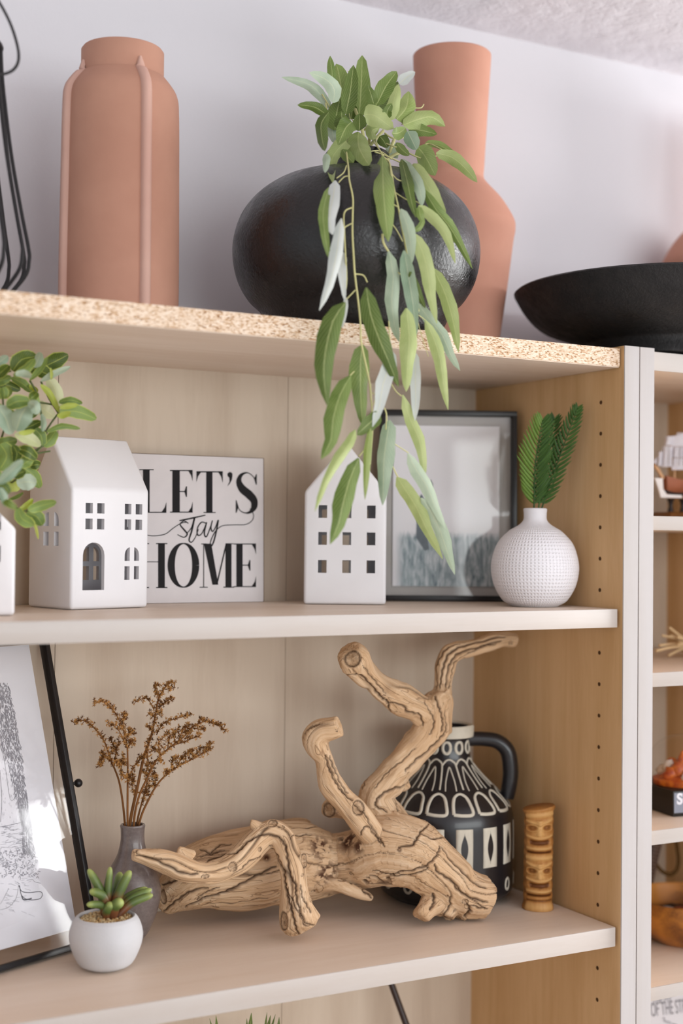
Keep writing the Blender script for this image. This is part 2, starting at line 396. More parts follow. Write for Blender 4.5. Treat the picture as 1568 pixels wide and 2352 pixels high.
def tag(o, label=None, cat=None, group=None, kind=None):
    if label: o['label'] = label
    if cat: o['category'] = cat
    if group: o['group'] = group
    if kind: o['kind'] = kind
    return o
def thing(name, label, cat, loc, group=None):
    o = bpy.data.objects.new(name, None); COL.objects.link(o); o.location = tuple(loc); o.empty_display_size = .02
    o['org'] = [float(x) for x in loc]; return tag(o, label, cat, group)

# ================================================================== SETTING
FLOOR = -0.88; WY = 0.276; CZ = 0.586
m = MB(); m.box((-3, WY, FLOOR), (3, WY+.1, CZ+.1)); tag(build(m, 'wall_back', M['wall'], smooth=False), kind='structure')
m = MB(); m.box((-2.6, -3.6, CZ), (2.6, WY, CZ+.1)); tag(build(m, 'ceiling', M['ceiling'], smooth=False), kind='structure')
m = MB(); m.box((-3, -3.6, FLOOR-.1), (3, WY+.1, FLOOR)); tag(build(m, 'floor', M['floor'], smooth=False), kind='structure')

# ================================================================== BOOKCASES
def shelf(parent, x0, x1, z, t, rounded=True):
    m = MB(); m.box((x0, SB+.001, z-t), (x1, D-.002, z)); s = build(m, 'shelf', M['maple_x'], parent, smooth=False)
    m = MB(); m.box((x0, SB-.0004, z-t), (x1, SB+.001, z)); build(m, 'edge_strip', M['maple_edge_x'], s, smooth=True, bevel=.0005)
    return s
def side(parent, x0, x1, holes=None, hx=1):
    m = MB(); m.box((x0, .001, FLOOR+.002), (x1, D+.006, ZP)); p = build(m, 'side_panel', M['maple_z'], parent, smooth=False)
    m = MB(); m.box((x0+.0002, -.0005, FLOOR+.002), (x1-.0002, .001, ZP)); build(m, 'edge_strip', M['maple_edge_z'], p, smooth=False)
    if holes:
        m = MB()
        for hy in (.036,):
            for k in range(-1, 26):
                z = .0927-.032*k
                if z > ZT0-.01: continue
                c = A(x0 if hx < 0 else x1, hy, z); n = 14; e = .0002*hx
                ring = [(c[0]+e, c[1]+.0021*math.cos(a), c[2]+.0021*math.sin(a)) for a in [2*math.pi*i/n for i in range(n)]]
                m.add(ring, [tuple(range(n))[::hx]])
        tag(build(m, 'peg_holes', M['hole'], p, smooth=False), kind='stuff')
    return p
XL = -0.764
bc = thing('bookcase', 'wide pale maple bookcase with a raw chipboard top edge, holding the driftwood and white houses', 'bookcase', (-.38, .13, FLOOR))
side(bc, XL-TH, XL); side(bc, 0, TH-.0004, True, -1)
for (a, b) in ((XL, -.4998), (-.4992, -.2448), (-.2442, 0)):
    m = MB(); m.box((a, D, FLOOR+.01), (b, D+.004, ZT0)); build(m, 'back_panel', M['back'], bc, smooth=False)
m = MB(); m.box((XL, SB+.0015, ZT0), (-.0015, D+.006, ZT1)); tb = build(m, 'top_board', M['maple_x'], bc, smooth=False)
m = MB(); m.box((XL, SB, ZT0+.0008), (-.0015, SB+.0016, ZT1)); tag(build(m, 'raw_front_edge', M['chip'], tb, smooth=False), 'raw speckled chipboard front edge')
shelf(bc, XL+.001, -.0028, ZM, .01832); shelf(bc, XL+.001, -.0028, ZB, .01908); shelf(bc, XL+.001, -.0028, -.72, .018)
XR = 2*TH
xr2 = atY(1533, 1000, D)[0]
bc2 = thing('bookcase', 'narrow pale maple bookcase on the right, holding the ship, dome and wooden bowl', 'bookcase', (XR+.18, .13, FLOOR))
side(bc2, TH+.0004, XR); side(bc2, xr2, xr2+TH, True, -1)
m = MB(); m.box((XR, D, FLOOR+.01), (xr2, D+.004, ZT0)); build(m, 'back_panel', M['back'], bc2, smooth=False)
m = MB(); m.box((XR, SB+.001, ZT0), (xr2, D+.006, ZT1)); tb = build(m, 'top_board', M['maple_x'], bc2, smooth=False)
m = MB(); m.box((XR, SB-.0004, ZT0), (xr2, SB+.001, ZT1)); build(m, 'edge_strip', M['maple_edge_x'], tb, smooth=False)
R1, R2, R3, R4 = .0088, -.1507, -.3108, -.4691
for z, t in ((R1, .0145), (R2, .0145), (R3, .0145), (R4, .0135), (-.72, .018)): shelf(bc2, XR+.001, xr2-.001, z, t)

# ================================================================== TOP: terracotta vases
def pxprofile(u, Y, pts, inner=.004, bottom=None, neck=None):
    """pts: (half-width px, v) from bottom to top -> profile (r, z), axis centre"""
    pr = []
    for r, v in pts:
        P = atY(u, v, Y); pr.append((r/ppm(P), P[2]))
    c = atY(u, (pts[0][1]+pts[-1][1])/2, Y); return pr, (c[0], Y)
def smoothprof(pr, k=5):
    P = [A(*p) for p in pr]; o, _ = catmull(P, [0]*len(P), k); return [(max(1e-4, p[0]), p[1]) for p in o]
# left vase with ribs
pr, c = pxprofile(278, .135, [(134, 700), (134, 600), (132, 400), (130, 260), (126, 222), (114, 200), (98, 180)])
z0 = ZT1+.0003; pr = [(pr[0][0]*.93, z0), (pr[0][0]*.985, z0+.006)]+pr
body = smoothprof(pr, 5)
nb = pxprofile(285, .135, [(94, 176), (94, 117)])[0]
neck = [(nb[0][0], pr[-1][1]-.001), (nb[1][0], nb[1][1]-.002), (nb[1][0]-.0015, nb[1][1]), (nb[1][0]-.005, nb[1][1]-.001), (nb[1][0]-.006, nb[0][1])]
v1 = thing('terracotta_vase', 'terracotta jar with raised ribs and a wide neck, left on the bookcase top', 'vase', (c[0], c[1], z0))
m = MB(); m.lathe(body+neck, c, 96); build(m, 'body', M['terra'], v1, angle=50)
va = math.atan2(-Fv[1], -Fv[0])  # azimuth towards the camera
for k in range(4):
    az = va+math.radians(33+90*k); m = MB(); vs = []; fs = []
    pp = body[:]; n = 6
    pp = pp+[(nb[0][0]+.003, body[-1][1]+.002), (nb[0][0]+.0005, body[-1][1]+.010)]
    for i, (r, z) in enumerate(pp):
        e = .0052 if i < len(body)-1 else .0015
        w = .0052
        for j, (dx, dr) in enumerate([(-w, -.002), (-w*.8, e*.6), (-w*.35, e), (w*.35, e), (w*.8, e*.6), (w, -.002)]):
            a = az+dx/max(r, .02)*(1 if i < len(body) else (.7 if i == len(body) else .25)); vs.append((c[0]+(r+dr)*math.cos(a), c[1]+(r+dr)*math.sin(a), z))
    for i in range(len(pp)-1):
        for j in range(n-1): fs.append((i*n+j, i*n+j+1, (i+1)*n+j+1, (i+1)*n+j))
    fs.append(tuple((len(pp)-1)*n+j for j in range(n)))
    fs.append(tuple(range(n))[::-1]); m.add(vs, fs); build(m, 'rib', M['terra_dusty'], v1, angle=70)
# right tall vases
def tallvase(u, Y, dz, label, group=None, du=0):
    pts = [(113, 790), (117, 760), (132, 650), (143, 560), (148, 528), (144, 505), (118, 462), (84, 424), (75, 408), (76, 380), (82, 270), (89, 145), (89, 128)]
    pr, c = pxprofile(1035, Y, pts)
    if u != 1035: c = (atY(u, 600, Y)[0], Y)
    z0 = (ZT1 if u == 1035 else ZP)+.0003; pr = [(p[0], max(p[1], z0)) for p in pr if p[1] > z0+.002]
    prof = [(pr[0][0]*.95, z0), (pr[0][0], z0+.004)]+pr
    prof = smoothprof(prof, 5)
    rt = prof[-1][0]; zt = prof[-1][1]
    prof += [(rt-.001, zt+.001), (rt-.004, zt), (rt-.006, zt-.05), (rt-.008, zt-.09)]
    o = thing('tall_vase', label, 'vase', (c[0], c[1], z0), group)
    m = MB(); m.lathe(prof, c, 96); build(m, 'body', M['terra_smooth'], o, angle=60)
    return o
tallvase(1035, .203, 0, 'tall smooth terracotta vase with a long neck behind the round black vase')
tallvase(1655, .2, 0, 'terracotta vase half out of frame behind the wide black bowl')

# black round vase
YV = .095
pts = [(218, 722), (248, 692), (272, 650), (283, 600), (281, 552), (263, 500), (228, 457), (178, 424), (128, 410), (80, 403)]
pr, cV = pxprofile(818, YV, pts)
z0 = ZT1+.0003; prof = [(.072, z0), (.082, z0+.004)]+[p for p in pr if p[1] > z0+.01]
prof = smoothprof(prof, 6); rn = 74/ppm(atY(818, 370, YV)); zn = atY(818, 352, YV)[2]
prof += [(rn, prof[-1][1]+.003), (rn, zn-.002), (rn-.0015, zn), (rn-.005, zn-.001), (rn-.006, zn-.03), (.02, zn-.06)]
bv = thing('round_vase', 'large round black stoneware vase holding the trailing willow greenery', 'vase', (cV[0], cV[1], z0))
m = MB(); m.lathe(prof, cV, 128); build(m, 'body', M['black_vase'], bv, angle=50)
VASEPROF = prof

# black bowl
YB = .075
pr, cB = pxprofile(1530, YB, [(182, 800), (192, 793), (232, 782), (280, 758), (320, 722), (347, 678)])
zr = pr[-1][1]
prof = [(.088, ZP+.0003), (.090, ZP+.0018), (.088, ZT1+.018), (.096, ZT1+.024)]+[p for p in pr if p[1] > ZT1+.028]
prof = smoothprof(prof, 4); r = prof[-1][0]
prof += [(r+.0005, zr+.002), (r-.002, zr+.004), (r-.007, zr+.001), (r-.03, zr-.03), (r-.08, zr-.055), (.01, zr-.062)]
bw = thing('footed_bowl', 'wide matte black bowl on a low foot, on top of the narrow bookcase', 'bowl', (cB[0], cB[1], ZT1))
m = MB(); m.lathe(prof, cB, 128, closed=True); build(m, 'body', M['black_bowl'], bw, angle=45)

# wire lantern at the left edge
cA = crop(0, 0, 3.0154)
cL = atY(-112, 600, .12); zb_ = ZT1
def zL(v): return atY(-112, v, .12)[2]
ln_ = thing('wire_lantern', 'black wire lantern at the left edge of the bookcase top', 'lantern', (cL[0], .12, zb_))
lp = [(100, 100), (105, 180), (125, 340), (150, 480), (166, 560), (168, 590), (158, 630), (130, 664)]
lpr = [(r/2580, zL(v)) for r, v in lp]; lpr[-1] = (.04, zb_+.004)
for k in range(16):
    a = va+math.radians(11+22.5*k); m = MB()
    m.tube([(cL[0]+r*math.cos(a), .12+r*math.sin(a), z) for r, z in lpr], .0017, 8, smooth=6); build(m, 'wire', M['wire'], ln_)
for r, z, nm in ((lpr[0][0], lpr[0][1], 'top_ring'), (.04, zb_+.0025, 'base_ring')):
    m = MB(); m.tube([(cL[0]+r*math.cos(a), .12+r*math.sin(a), z) for a in np.linspace(0, 2*math.pi, 41)], .0024, 8); build(m, nm, M['wire'], ln_)
m = MB(); m.tube([atY(*p, .05) for p in [(-150, 110), (-110, 150), (-60, 176), (0, 172), (33, 158), (43, 125), (28, 65), (0, 8), (-45, -60), (-100, -80), (-150, -50)]], .0013, 8, smooth=6)
build(m, 'handle', M['wire'], ln_)

# ================================================================== WILLOW
W1, W2, W3, W4, W5, W6, W7 = crop(640, 120, 6.03), crop(860, 140, 6.03), crop(700, 340, 6.19), crop(860, 360, 5.346), crop(700, 680, 6.19), crop(860, 640, 6.19), crop(700, 960, 4.126)
SW = {W1: 6.03, W2: 6.03, W3: 6.19, W4: 5.346, W5: 6.19, W6: 6.19, W7: 4.126}
_vy = [(100, .085), (300, .075), (350, .045), (400, .015), (440, -.005), (480, -.02), (520, -.028), (560, -.033), (700, -.034), (900, -.034), (1400, -.038)]
def willowY(v): return float(np.interp(v, [a for a, b in _vy], [b for a, b in _vy]))
from mathutils.bvhtree import BVHTree
_vm = MB(); _vm.lathe(VASEPROF, cV, 64); VB = BVHTree.FromPolygons([tuple(p) for p in _vm.v], _vm.f)
def front(P, mar):
    d = nz(P-CAM); h = VB.ray_cast(Vector(CAM), Vector(d))
    if h[0] is None:
        n = VB.find_nearest(Vector(P)); 
        return P
    L = np.linalg.norm(np.array(h[0])-CAM)-mar
    return CAM+d*L if np.linalg.norm(P-CAM) > L and P[2] < zn+.004 else P
def leaf_mesh(m, P, w, fold, roll, nseg=9, power=.75, prof='lance'):
    """P world midline, w half-width, blade with folded midrib"""
    P, _ = catmull([np.array(p) for p in P], [0]*len(P), max(2, int(round(nseg/(len(P)-1)))))
    L = len(P); cr = [-1, -.5, 0, .5, 1]; vs = []; uvs = []
    for i, p in enumerate(P):
        t = i/(L-1); T = nz(P[min(i+1, L-1)]-P[max(i-1, 0)]); view = nz(p-CAM)
        S = nz(np.cross(T, view)); N = np.cross(S, T)
        S2 = S*math.cos(roll)+N*math.sin(roll); N2 = -S*math.sin(roll)+N*math.cos(roll)
        ww = w*(math.sin(math.pi*min(1, t**power*.985+.012))**.68 if prof == 'lance' else math.sin(math.pi*(t*.96+.02))**.6)
        wob = 1+.06*math.sin(t*17+w*9000)
        for c in cr:
            vs.append(p+S2*c*ww*wob+N2*(abs(c)**1.3)*ww*fold+N2*math.sin(t*9+c*2)*ww*.12); uvs.append((.5+c/2*.98, t))
    k = len(cr)
    m.add(vs, [(i*k+j, (i+1)*k+j, (i+1)*k+j+1, i*k+j+1) for i in range(L-1) for j in range(k-1)], uvs)
orgW = atY(818, 380, YV)
wil = thing('willow_greenery', 'artificial willow greenery trailing from the round black vase over the shelf edge', 'plant', (cV[0], YV, zn))
LV = [
 (W1, [(720, 780), (560, 560), (380, 430), (40, 345)], 115, 3), (W1, [(750, 700), (770, 520), (640, 370), (420, 280)], 150, 3),
 (W1, [(700, 900), (500, 760), (260, 730)], 105, 0), (W1, [(750, 430), (735, 250), (712, 50)], 90, 1),
 (W1, [(900, 860), (860, 450), (795, 160)], 210, 1), (W1, [(930, 860), (985, 560), (1035, 180)], 160, 0),
 (W1, [(1110, 920), (1140, 500), (1155, 45)], 190, 1), (W2, [(20, 620), (160, 350), (305, 145)], 170, 1),
 (W2, [(-20, 660), (180, 520), (330, 280)], 150, 0), (W1, [(1320, 720), (1280, 600), (1235, 455)], 110, 0),
 (W1, [(690, 830), (590, 980), (600, 1200), (640, 1365)], 125, 0), (W1, [(760, 880), (740, 1080), (775, 1255)], 110, 3),
 (W1, [(1010, 960), (920, 1060), (820, 1290)], 180, 1), (W1, [(1030, 1150), (860, 1300), (730, 1500), (755, 1820)], 150, 2),
 (W1, [(1100, 1100), (1110, 1320), (1250, 1565)], 215, 2), (W1, [(880, 1340), (950, 1440), (1035, 1530)], 125, 1),
 (W1, [(1180, 860), (1330, 880), (1590, 1060)], 210, 2), (W1, [(910, 1060), (880, 950), (870, 820)], 160, 0),
 (W1, [(1010, 930), (1010, 830), (1020, 700)], 130, 0), (W1, [(1110, 1090), (1120, 980), (1110, 850)], 150, 0),
 (W1, [(780, 1080), (800, 850), (850, 640)], 190, 0), (W1, [(1400, 1040), (1290, 1090), (1310, 1210)], 130, 2),
 (W1, [(655, 1400), (660, 1500), (640, 1670)], 90, 3),
 (W2, [(200, 830), (265, 560), (330, 320)], 130, 2), (W2, [(310, 810), (440, 640), (470, 420)], 200, 2),
 (W2, [(340, 320), (430, 240), (560, 150)], 110, 4), (W2, [(190, 800), (170, 700), (240, 590)], 100, 0),
 (W2, [(400, 890), (600, 810), (800, 780), (975, 905)], 170, 2), (W2, [(470, 950), (640, 960), (865, 1015)], 125, 1),
 (W2, [(240, 1000), (330, 1000), (430, 930)], 130, 1), (W2, [(450, 970), (510, 1080), (580, 1230)], 150, 3),
 (W2, [(590, 1190), (700, 1320), (840, 1585)], 215, 1), (W2, [(700, 1140), (900, 1170), (1130, 1300)], 80, 1),
 (W2, [(850, 1280), (1060, 1330), (1250, 1480), (1420, 1680)], 150, 2), (W2, [(70, 1040), (120, 1100), (180, 1200)], 120, 0),
 (W2, [(200, 1130), (240, 1250), (320, 1350)], 110, 3), (W2, [(300, 1130), (380, 1230), (480, 1310)], 90, 1),
 (W3, [(1100, 110), (1110, 500), (1140, 900), (1185, 1330)], 240, 1), (W4, [(330, 30), (400, 300), (440, 500), (505, 745)], 110, 0),
 (W4, [(350, 30), (480, 250), (560, 420), (580, 610)], 125, 3), (W4, [(470, 90), (620, 300), (760, 540), (870, 720)], 150, 2),
 (W4, [(590, 380), (760, 660), (900, 830), (1040, 1060), (1200, 1375)], 120, 1), (W4, [(540, 600), (720, 760), (880, 960), (990, 1310)], 115, 2),
 (W4, [(540, 610), (560, 720), (600, 810)], 80, 1), (W4, [(610, 760), (540, 880), (440, 910)], 60, 1),
 (W4, [(320, 640), (400, 850), (440, 1050), (450, 1330)], 130, 3), (W4, [(470, 930), (580, 1150), (650, 1400), (690, 1700), (765, 2050)], 150, 2),
 (W4, [(705, 1360), (830, 1600), (920, 1850), (980, 2100), (1030, 2400)], 150, 2), (W4, [(170, 1160), (230, 1450), (210, 1750), (240, 2050), (300, 2270)], 140, 3),
 (W4, [(360, 1150), (420, 1500), (470, 1800), (510, 2220)], 150, 3), (W6, [(620, 350), (760, 560), (960, 800), (1080, 1080), (1215, 1310)], 140, 3),
 (W6, [(500, -100), (560, 50), (640, 250), (720, 420)], 90, 0),
 (W6, [(720, 590), (840, 850), (930, 1150), (980, 1500), (1045, 1865)], 150, 2), (W6, [(450, 420), (490, 800), (470, 1200), (450, 1605)], 200, 2),
 (W6, [(580, 1050), (580, 1350), (585, 1700), (575, 2020)], 130, 4), (W5, [(1205, 740), (1200, 980), (1110, 1250), (1060, 1550), (960, 1860)], 180, 4),
 (W5, [(1070, 1680), (900, 1820), (740, 1975)], 180, 0), (W5, [(575, 90), (400, 350), (290, 800), (270, 1150), (325, 1565)], 250, 0),
 (W5, [(870, -120), (930, 250), (1050, 600), (1180, 900), (1330, 1285)], 235, 0), (W5, [(820, 690), (790, 1000), (790, 1350), (825, 1860)], 240, 1),
 (W5, [(650, 1130), (500, 1400), (400, 1750), (370, 2050), (230, 2320)], 220, 1), (W7, [(480, 110), (430, 230), (330, 370), (200, 600), (95, 885)], 85, 2),
 (W7, [(510, 380), (420, 600), (350, 850), (320, 1000), (240, 1195)], 150, 1), (W7, [(620, 100), (590, 300), (580, 500), (568, 775)], 65, 2),
 (W7, [(800, 20), (765, 250), (745, 500), (735, 825)], 145, 3), (W7, [(927, -220), (1000, 20), (1080, 200), (1120, 400), (1130, 570)], 95, 2),
 (W7, [(975, 335), (1060, 500), (1150, 640), (1240, 850), (1330, 1050)], 105, 3), (W7, [(870, 560), (960, 700), (1060, 850), (1150, 1050), (1305, 1335)], 130, 2),
 (W7, [(1100, 760), (1200, 900), (1290, 1090), (1350, 1280), (1420, 1485)], 115, 3),
 (W3, [(430, 460), (400, 700), (350, 1000), (395, 1235)], 165, 4), (W3, [(340, 560), (260, 900), (285, 1250), (350, 1595)], 115, 1),
 (W3, [(520, 1000), (480, 1300), (430, 1600), (350, 1950), (205, 2310)], 150, 4), (W3, [(540, 1480), (525, 1750), (565, 2170)], 105, 4),
 (W3, [(580, 2120), (570, 2300), (530, 2560)], 60, 4),
]
for i, (cr_, pts, w, tone) in enumerate(LV):
    s_ = SW[cr_]; pix = [cr_(p) for p in pts]; rj = random.Random(i*3+1)
    jy = rj.uniform(-.010, .008) + (.0 if pix[0][1] > 330 else rj.uniform(-.03, .04)); lean = rj.uniform(-.012, .008)
    P = [atY(u, v, willowY(v)+jy+lean*k/(len(pix)-1)) for k, (u, v) in enumerate(pix)]
    P = [front(p, .016+.006*rj.random()) for p in P]
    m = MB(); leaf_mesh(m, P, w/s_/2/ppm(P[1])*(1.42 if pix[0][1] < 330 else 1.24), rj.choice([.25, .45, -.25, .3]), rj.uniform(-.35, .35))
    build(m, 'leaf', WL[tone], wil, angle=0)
SW_ = [
 (W3, [(590, 60), (620, 300), (630, 450), (680, 700), (680, 900), (675, 1200), (690, 1500), (710, 1800), (760, 2200), (790, 2500), (800, 2760), (870, 3100), (920, 3350), (940, 3600)], 25),
 (W5, [(930, 1250), (945, 1500), (960, 1850), (940, 2200), (925, 2400)], 22),
 (W3, [(640, 400), (560, 410), (480, 490)], 18), (W3, [(590, 250), (550, 350), (450, 430)], 18), (W3, [(665, 850), (560, 920), (560, 1200), (580, 1600), (590, 1900), (560, 2110)], 22),
 (W3, [(670, 1070), (560, 1140), (520, 1300)], 17), (W3, [(710, 1790), (830, 1810), (885, 1910)], 18), (W3, [(715, 2020), (580, 2160)], 17), (W5, [(700, 1070), (630, 1140)], 17),
 (W2, [(10, 1090), (90, 1290), (200, 1400), (230, 1560), (250, 1700)], 24), (W4, [(190, 100), (210, 200), (240, 400), (290, 620), (330, 850), (380, 1100), (430, 1400), (490, 1700), (540, 1900)], 22),
 (W4, [(205, 200), (280, 280), (370, 305)], 15), (W4, [(255, 440), (400, 530), (500, 545), (570, 590)], 15), (W4, [(210, 570), (290, 620)], 17), (W4, [(180, 780), (270, 900), (345, 1040)], 15),
 (W4, [(290, 1420), (375, 1500)], 15), (W4, [(95, 950), (110, 1060), (180, 1180)], 30), (W6, [(600, 500), (720, 590)], 14), (W6, [(200, 600), (215, 850), (210, 1000)], 17),
 (W6, [(600, 560), (680, 850), (765, 1110)], 10), (W2, [(100, 1120), (250, 1180), (400, 1230), (500, 1290), (640, 1350)], 22), (W2, [(0, 1260), (150, 1310), (350, 1400), (470, 1440)], 22),
 (W2, [(380, 880), (430, 760), (520, 660), (640, 650), (680, 600)], 17), (W2, [(640, 1200), (740, 1145), (880, 1200), (1040, 1290)], 18), (W2, [(140, 1000), (250, 1070), (400, 1060), (420, 1000)], 24),
 (W2, [(830, 1320), (960, 1310), (1080, 1380), (1180, 1470)], 18), (W1, [(1170, 1090), (1240, 1000), (1200, 950)], 28), (W1, [(1010, 920), (1070, 1000), (1190, 1000)], 15),
 (W1, [(650, 700), (680, 850), (730, 950)], 22), (W1, [(600, 580), (720, 790), (800, 1000), (850, 1090)], 20), (W1, [(760, 680), (730, 800)], 17), (W1, [(960, 260), (985, 340), (930, 560), (990, 930)], 14),
 (W5, [(1200, 1200), (1290, 1350), (1370, 1420)], 17), (W5, [(1130, 1590), (1160, 1700), (1150, 1900)], 20), (W7, [(840, 240), (980, 330)], 10), (W7, [(820, 440), (880, 560)], 14),
 (W7, [(590, 270), (510, 365)], 13), (W5, [(950, 1370), (1010, 1430), (960, 1560)], 13), (W1, [(1300, 1220), (1400, 1360), (1480, 1500)], 22), (W1, [(1230, 1380), (1400, 1370), (1560, 1480)], 18)]
m = MB(); branches = []
for cr_, pts, w in SW_:
    pix = [cr_(p) for p in pts]; P = [atY(u, v, willowY(v)+(.003 if v > 330 else .02)) for u, v in pix]; P, _ = catmull(P, [0]*len(P), 3); P = [front(p, .009) for p in P]
    m = MB(); m.tube(P, w/SW[cr_]/2/ppm(P[0]), 7, smooth=2); build(m, 'stem', M['stem'], wil, angle=0)
# stalks going down into the vase neck
for k, (u, v) in enumerate([(738, 270), (770, 280), (815, 250), (850, 290), (880, 300), (905, 320), (790, 345), (935, 345), (800, 300), (860, 340)]):
    P0 = atY(u, v, willowY(v)+.015); a = k*2.4; P1 = A(cV[0]+.018*math.cos(a), YV+.018*math.sin(a), zn-.05)
    mid = (P0+P1)/2+A(0, -.006, .012) ; m = MB(); m.tube([P1, mid, P0], .0016, 6, smooth=5); build(m, 'stem', M['stem'], wil, angle=0)

# ================================================================== MIDDLE SHELF
def boolean_house(name, label, O, ang, Wd, Dp, eave, apex, front_holes, side_holes, ridge_along, group=None, back_holes=None, ridge_inset=0):
    """O front-left base corner, ang = direction of the front wall. ridge_along True: ridge parallel to the front wall."""
    ax = A(math.cos(ang), math.sin(ang), 0); ay = A(-math.sin(ang), math.cos(ang), 0)
    w = .0048
    def prism(x0, x1, y0, y1, z0, e, a):
        if ridge_along:
            P = [(x0, y0, z0), (x0, y1, z0), (x0, y1, e), (x0, (y0+y1)/2, a), (x0, y0, e)]; Q = [(x1,)+p[1:] for p in P]
        else:
            P = [(x0, y0, z0), (x1, y0, z0), (x1, y0, e), ((x0+x1)/2, y0, a), (x0, y0, e)]; Q = [(p[0], y1, p[2]) for p in P]
        n = 5; fs = [tuple(range(n)), tuple(range(2*n-1, n-1, -1))]+[(i, i+n, (i+1) % n+n, (i+1) % n) for i in range(n)]
        me = bpy.data.meshes.new('tmp'); me.from_pydata(P+Q, [], fs); bm = bmesh.new(); bm.from_mesh(me)
        bmesh.ops.recalc_face_normals(bm, faces=bm.faces); return bm, me
    bm, me = prism(0, Wd, 0, Dp, 0, eave, apex)
    bmesh.ops.bevel(bm, geom=bm.edges[:], offset=.0032, segments=4, affect='EDGES', profile=.5); bm.to_mesh(me); bm.free()
    ob = bpy.data.objects.new('tmp', me); COL.objects.link(ob)
    bm2, me2 = prism(w, Wd-w, w, Dp-w, -.01, eave-w*.5, apex-w*1.3)
    def cutter(b, poly, axis, a, c):
        # poly in (s, z); axis 'y' -> cut through y range, axis 'x' -> through x range
        f = (lambda s, z, q: (s, q, z)) if axis == 'y' else (lambda s, z, q: (q, s, z))
        n = len(poly); v0 = [b.verts.new(f(s, z, a)) for s, z in poly]; v1 = [b.verts.new(f(s, z, c)) for s, z in poly]
        b.faces.new(v0); b.faces.new(v1[::-1])
        for i in range(n): b.faces.new((v0[i], v1[i], v1[(i+1) % n], v0[(i+1) % n]))
    tmps = []
    bm2.to_mesh(me2); bm2.free(); tmps.append(me2)
    for axis, holes, a, c in (('y', front_holes, -.01, w+.001), ('y', back_holes or [], Dp-w-.001, Dp+.01), ('x', side_holes, -.01, w+.001), ('x', side_holes, Wd-w-.001, Wd+.01)):
        if not holes: continue
        b = bmesh.new()
        for poly in holes: cutter(b, poly, axis, a, c)
        bmesh.ops.recalc_face_normals(b, faces=b.faces); mm = bpy.data.meshes.new('tmp'); b.to_mesh(mm); b.free(); tmps.append(mm)
    cs = []
    for mm in tmps:
        co = bpy.data.objects.new('tmp', mm); COL.objects.link(co); cs.append(co)
        md = ob.modifiers.new('b', 'BOOLEAN'); md.operation = 'DIFFERENCE'; md.solver = 'EXACT'; md.object = co
    bpy.context.view_layer.update(); dg = bpy.context.evaluated_depsgraph_get()
    fm = bpy.data.meshes.new_from_object(ob.evaluated_get(dg))
    for x in cs+[ob]: bpy.data.objects.remove(x)
    fm.transform(Matrix(((ax[0], ay[0], 0, 0), (ax[1], ay[1], 0, 0), (0, 0, 1, 0), (0, 0, 0, 1))))
    fm.name = name; fm.materials.clear(); fm.materials.append(M['ceramic']); fm.shade_smooth(); fm.set_sharp_from_angle(angle=math.radians(32))
    o = link(name, fm, None, tuple(O)); return tag(o, label, 'house', group)
def rect(x0, x1, z0, z1): return [(x0, z0), (x1, z0), (x1, z1), (x0, z1)]
def arch(x0, x1, z0, z1, half=None):
    """half None: full arch; 'l'/'r': one pane of an arched pair"""
    n = 10
    if half is None:
        c = (x0+x1)/2; r = (x1-x0)/2; return [(x0, z0), (x1, z0)]+[(c+r*math.cos(a), z1-r+r*math.sin(a)) for a in np.linspace(0, math.pi, n)]
    r = x1-x0; hh = (z1-z0)*.62
    if half == 'l': return [(x0, z0), (x1, z0)]+[(x1-r*math.sin(a), z1-hh+hh*math.cos(a)) for a in np.linspace(0, math.pi/2, n)][:-1]+[(x0, z1-hh)]
    return [(x0, z0), (x1, z0)]+[(x1, z1-hh)]+[(x0+r*math.sin(a), z1-hh+hh*math.cos(a)) for a in np.linspace(math.pi/2, 0, n)][1:]
# big house: front wall spans S-crop x 360..757
O1 = atZ(162, 1402, ZM); O1 = A(O1[0], O1[1], ZM+.0005); ang1 = math.radians(15.5); WD1 = .0868
fx = lambda x: (x-360)/397*WD1
fz = lambda y: (1435-(x_ if False else 0)-y)/2.24/2475
fh = []
for x0, x1 in ((428, 464), (486, 523), (628, 662), (685, 720)):
    for y0, y1 in ((890, 941), (971, 1023)): fh.append(rect(fx(x0), fx(x1), fz(y1)-.0005, fz(y0)))
fh.append(arch(fx(417), fx(526), fz(1338), fz(1093)))
fh += [rect(fx(630), fx(657), fz(1288), fz(1217)), rect(fx(680), fx(706), fz(1286), fz(1217)), arch(fx(630), fx(657), fz(1189), fz(1118), 'l'), arch(fx(680), fx(706), fz(1189), fz(1118), 'r')]
DP1 = .074
sd = lambda x: (360-x)/222*DP1
sh = [rect(sd(295), sd(272), fz(1112), fz(1040)), rect(sd(244), sd(218), fz(1112), fz(1040)), arch(sd(295), sd(272), fz(1010), fz(938), 'l'), arch(sd(244), sd(218), fz(1010), fz(938), 'r')]
bh = [rect(fx(628), fx(660), fz(1300), fz(1225)), rect(fx(684), fx(714), fz(1300), fz(1225)), arch(fx(628), fx(660), fz(1198), fz(1120), 'l'), arch(fx(684), fx(714), fz(1198), fz(1120), 'r')]
apx = atY(150, 1003, O1[1]+DP1/2)[2]-ZM
boolean_house('ceramic_house', 'largest white ceramic house with an arched doorway, in front of the LET\'S stay HOME sign', O1, ang1, WD1, DP1, fz(820), apx+.001, fh, sh, True, 'white ceramic houses', bh)
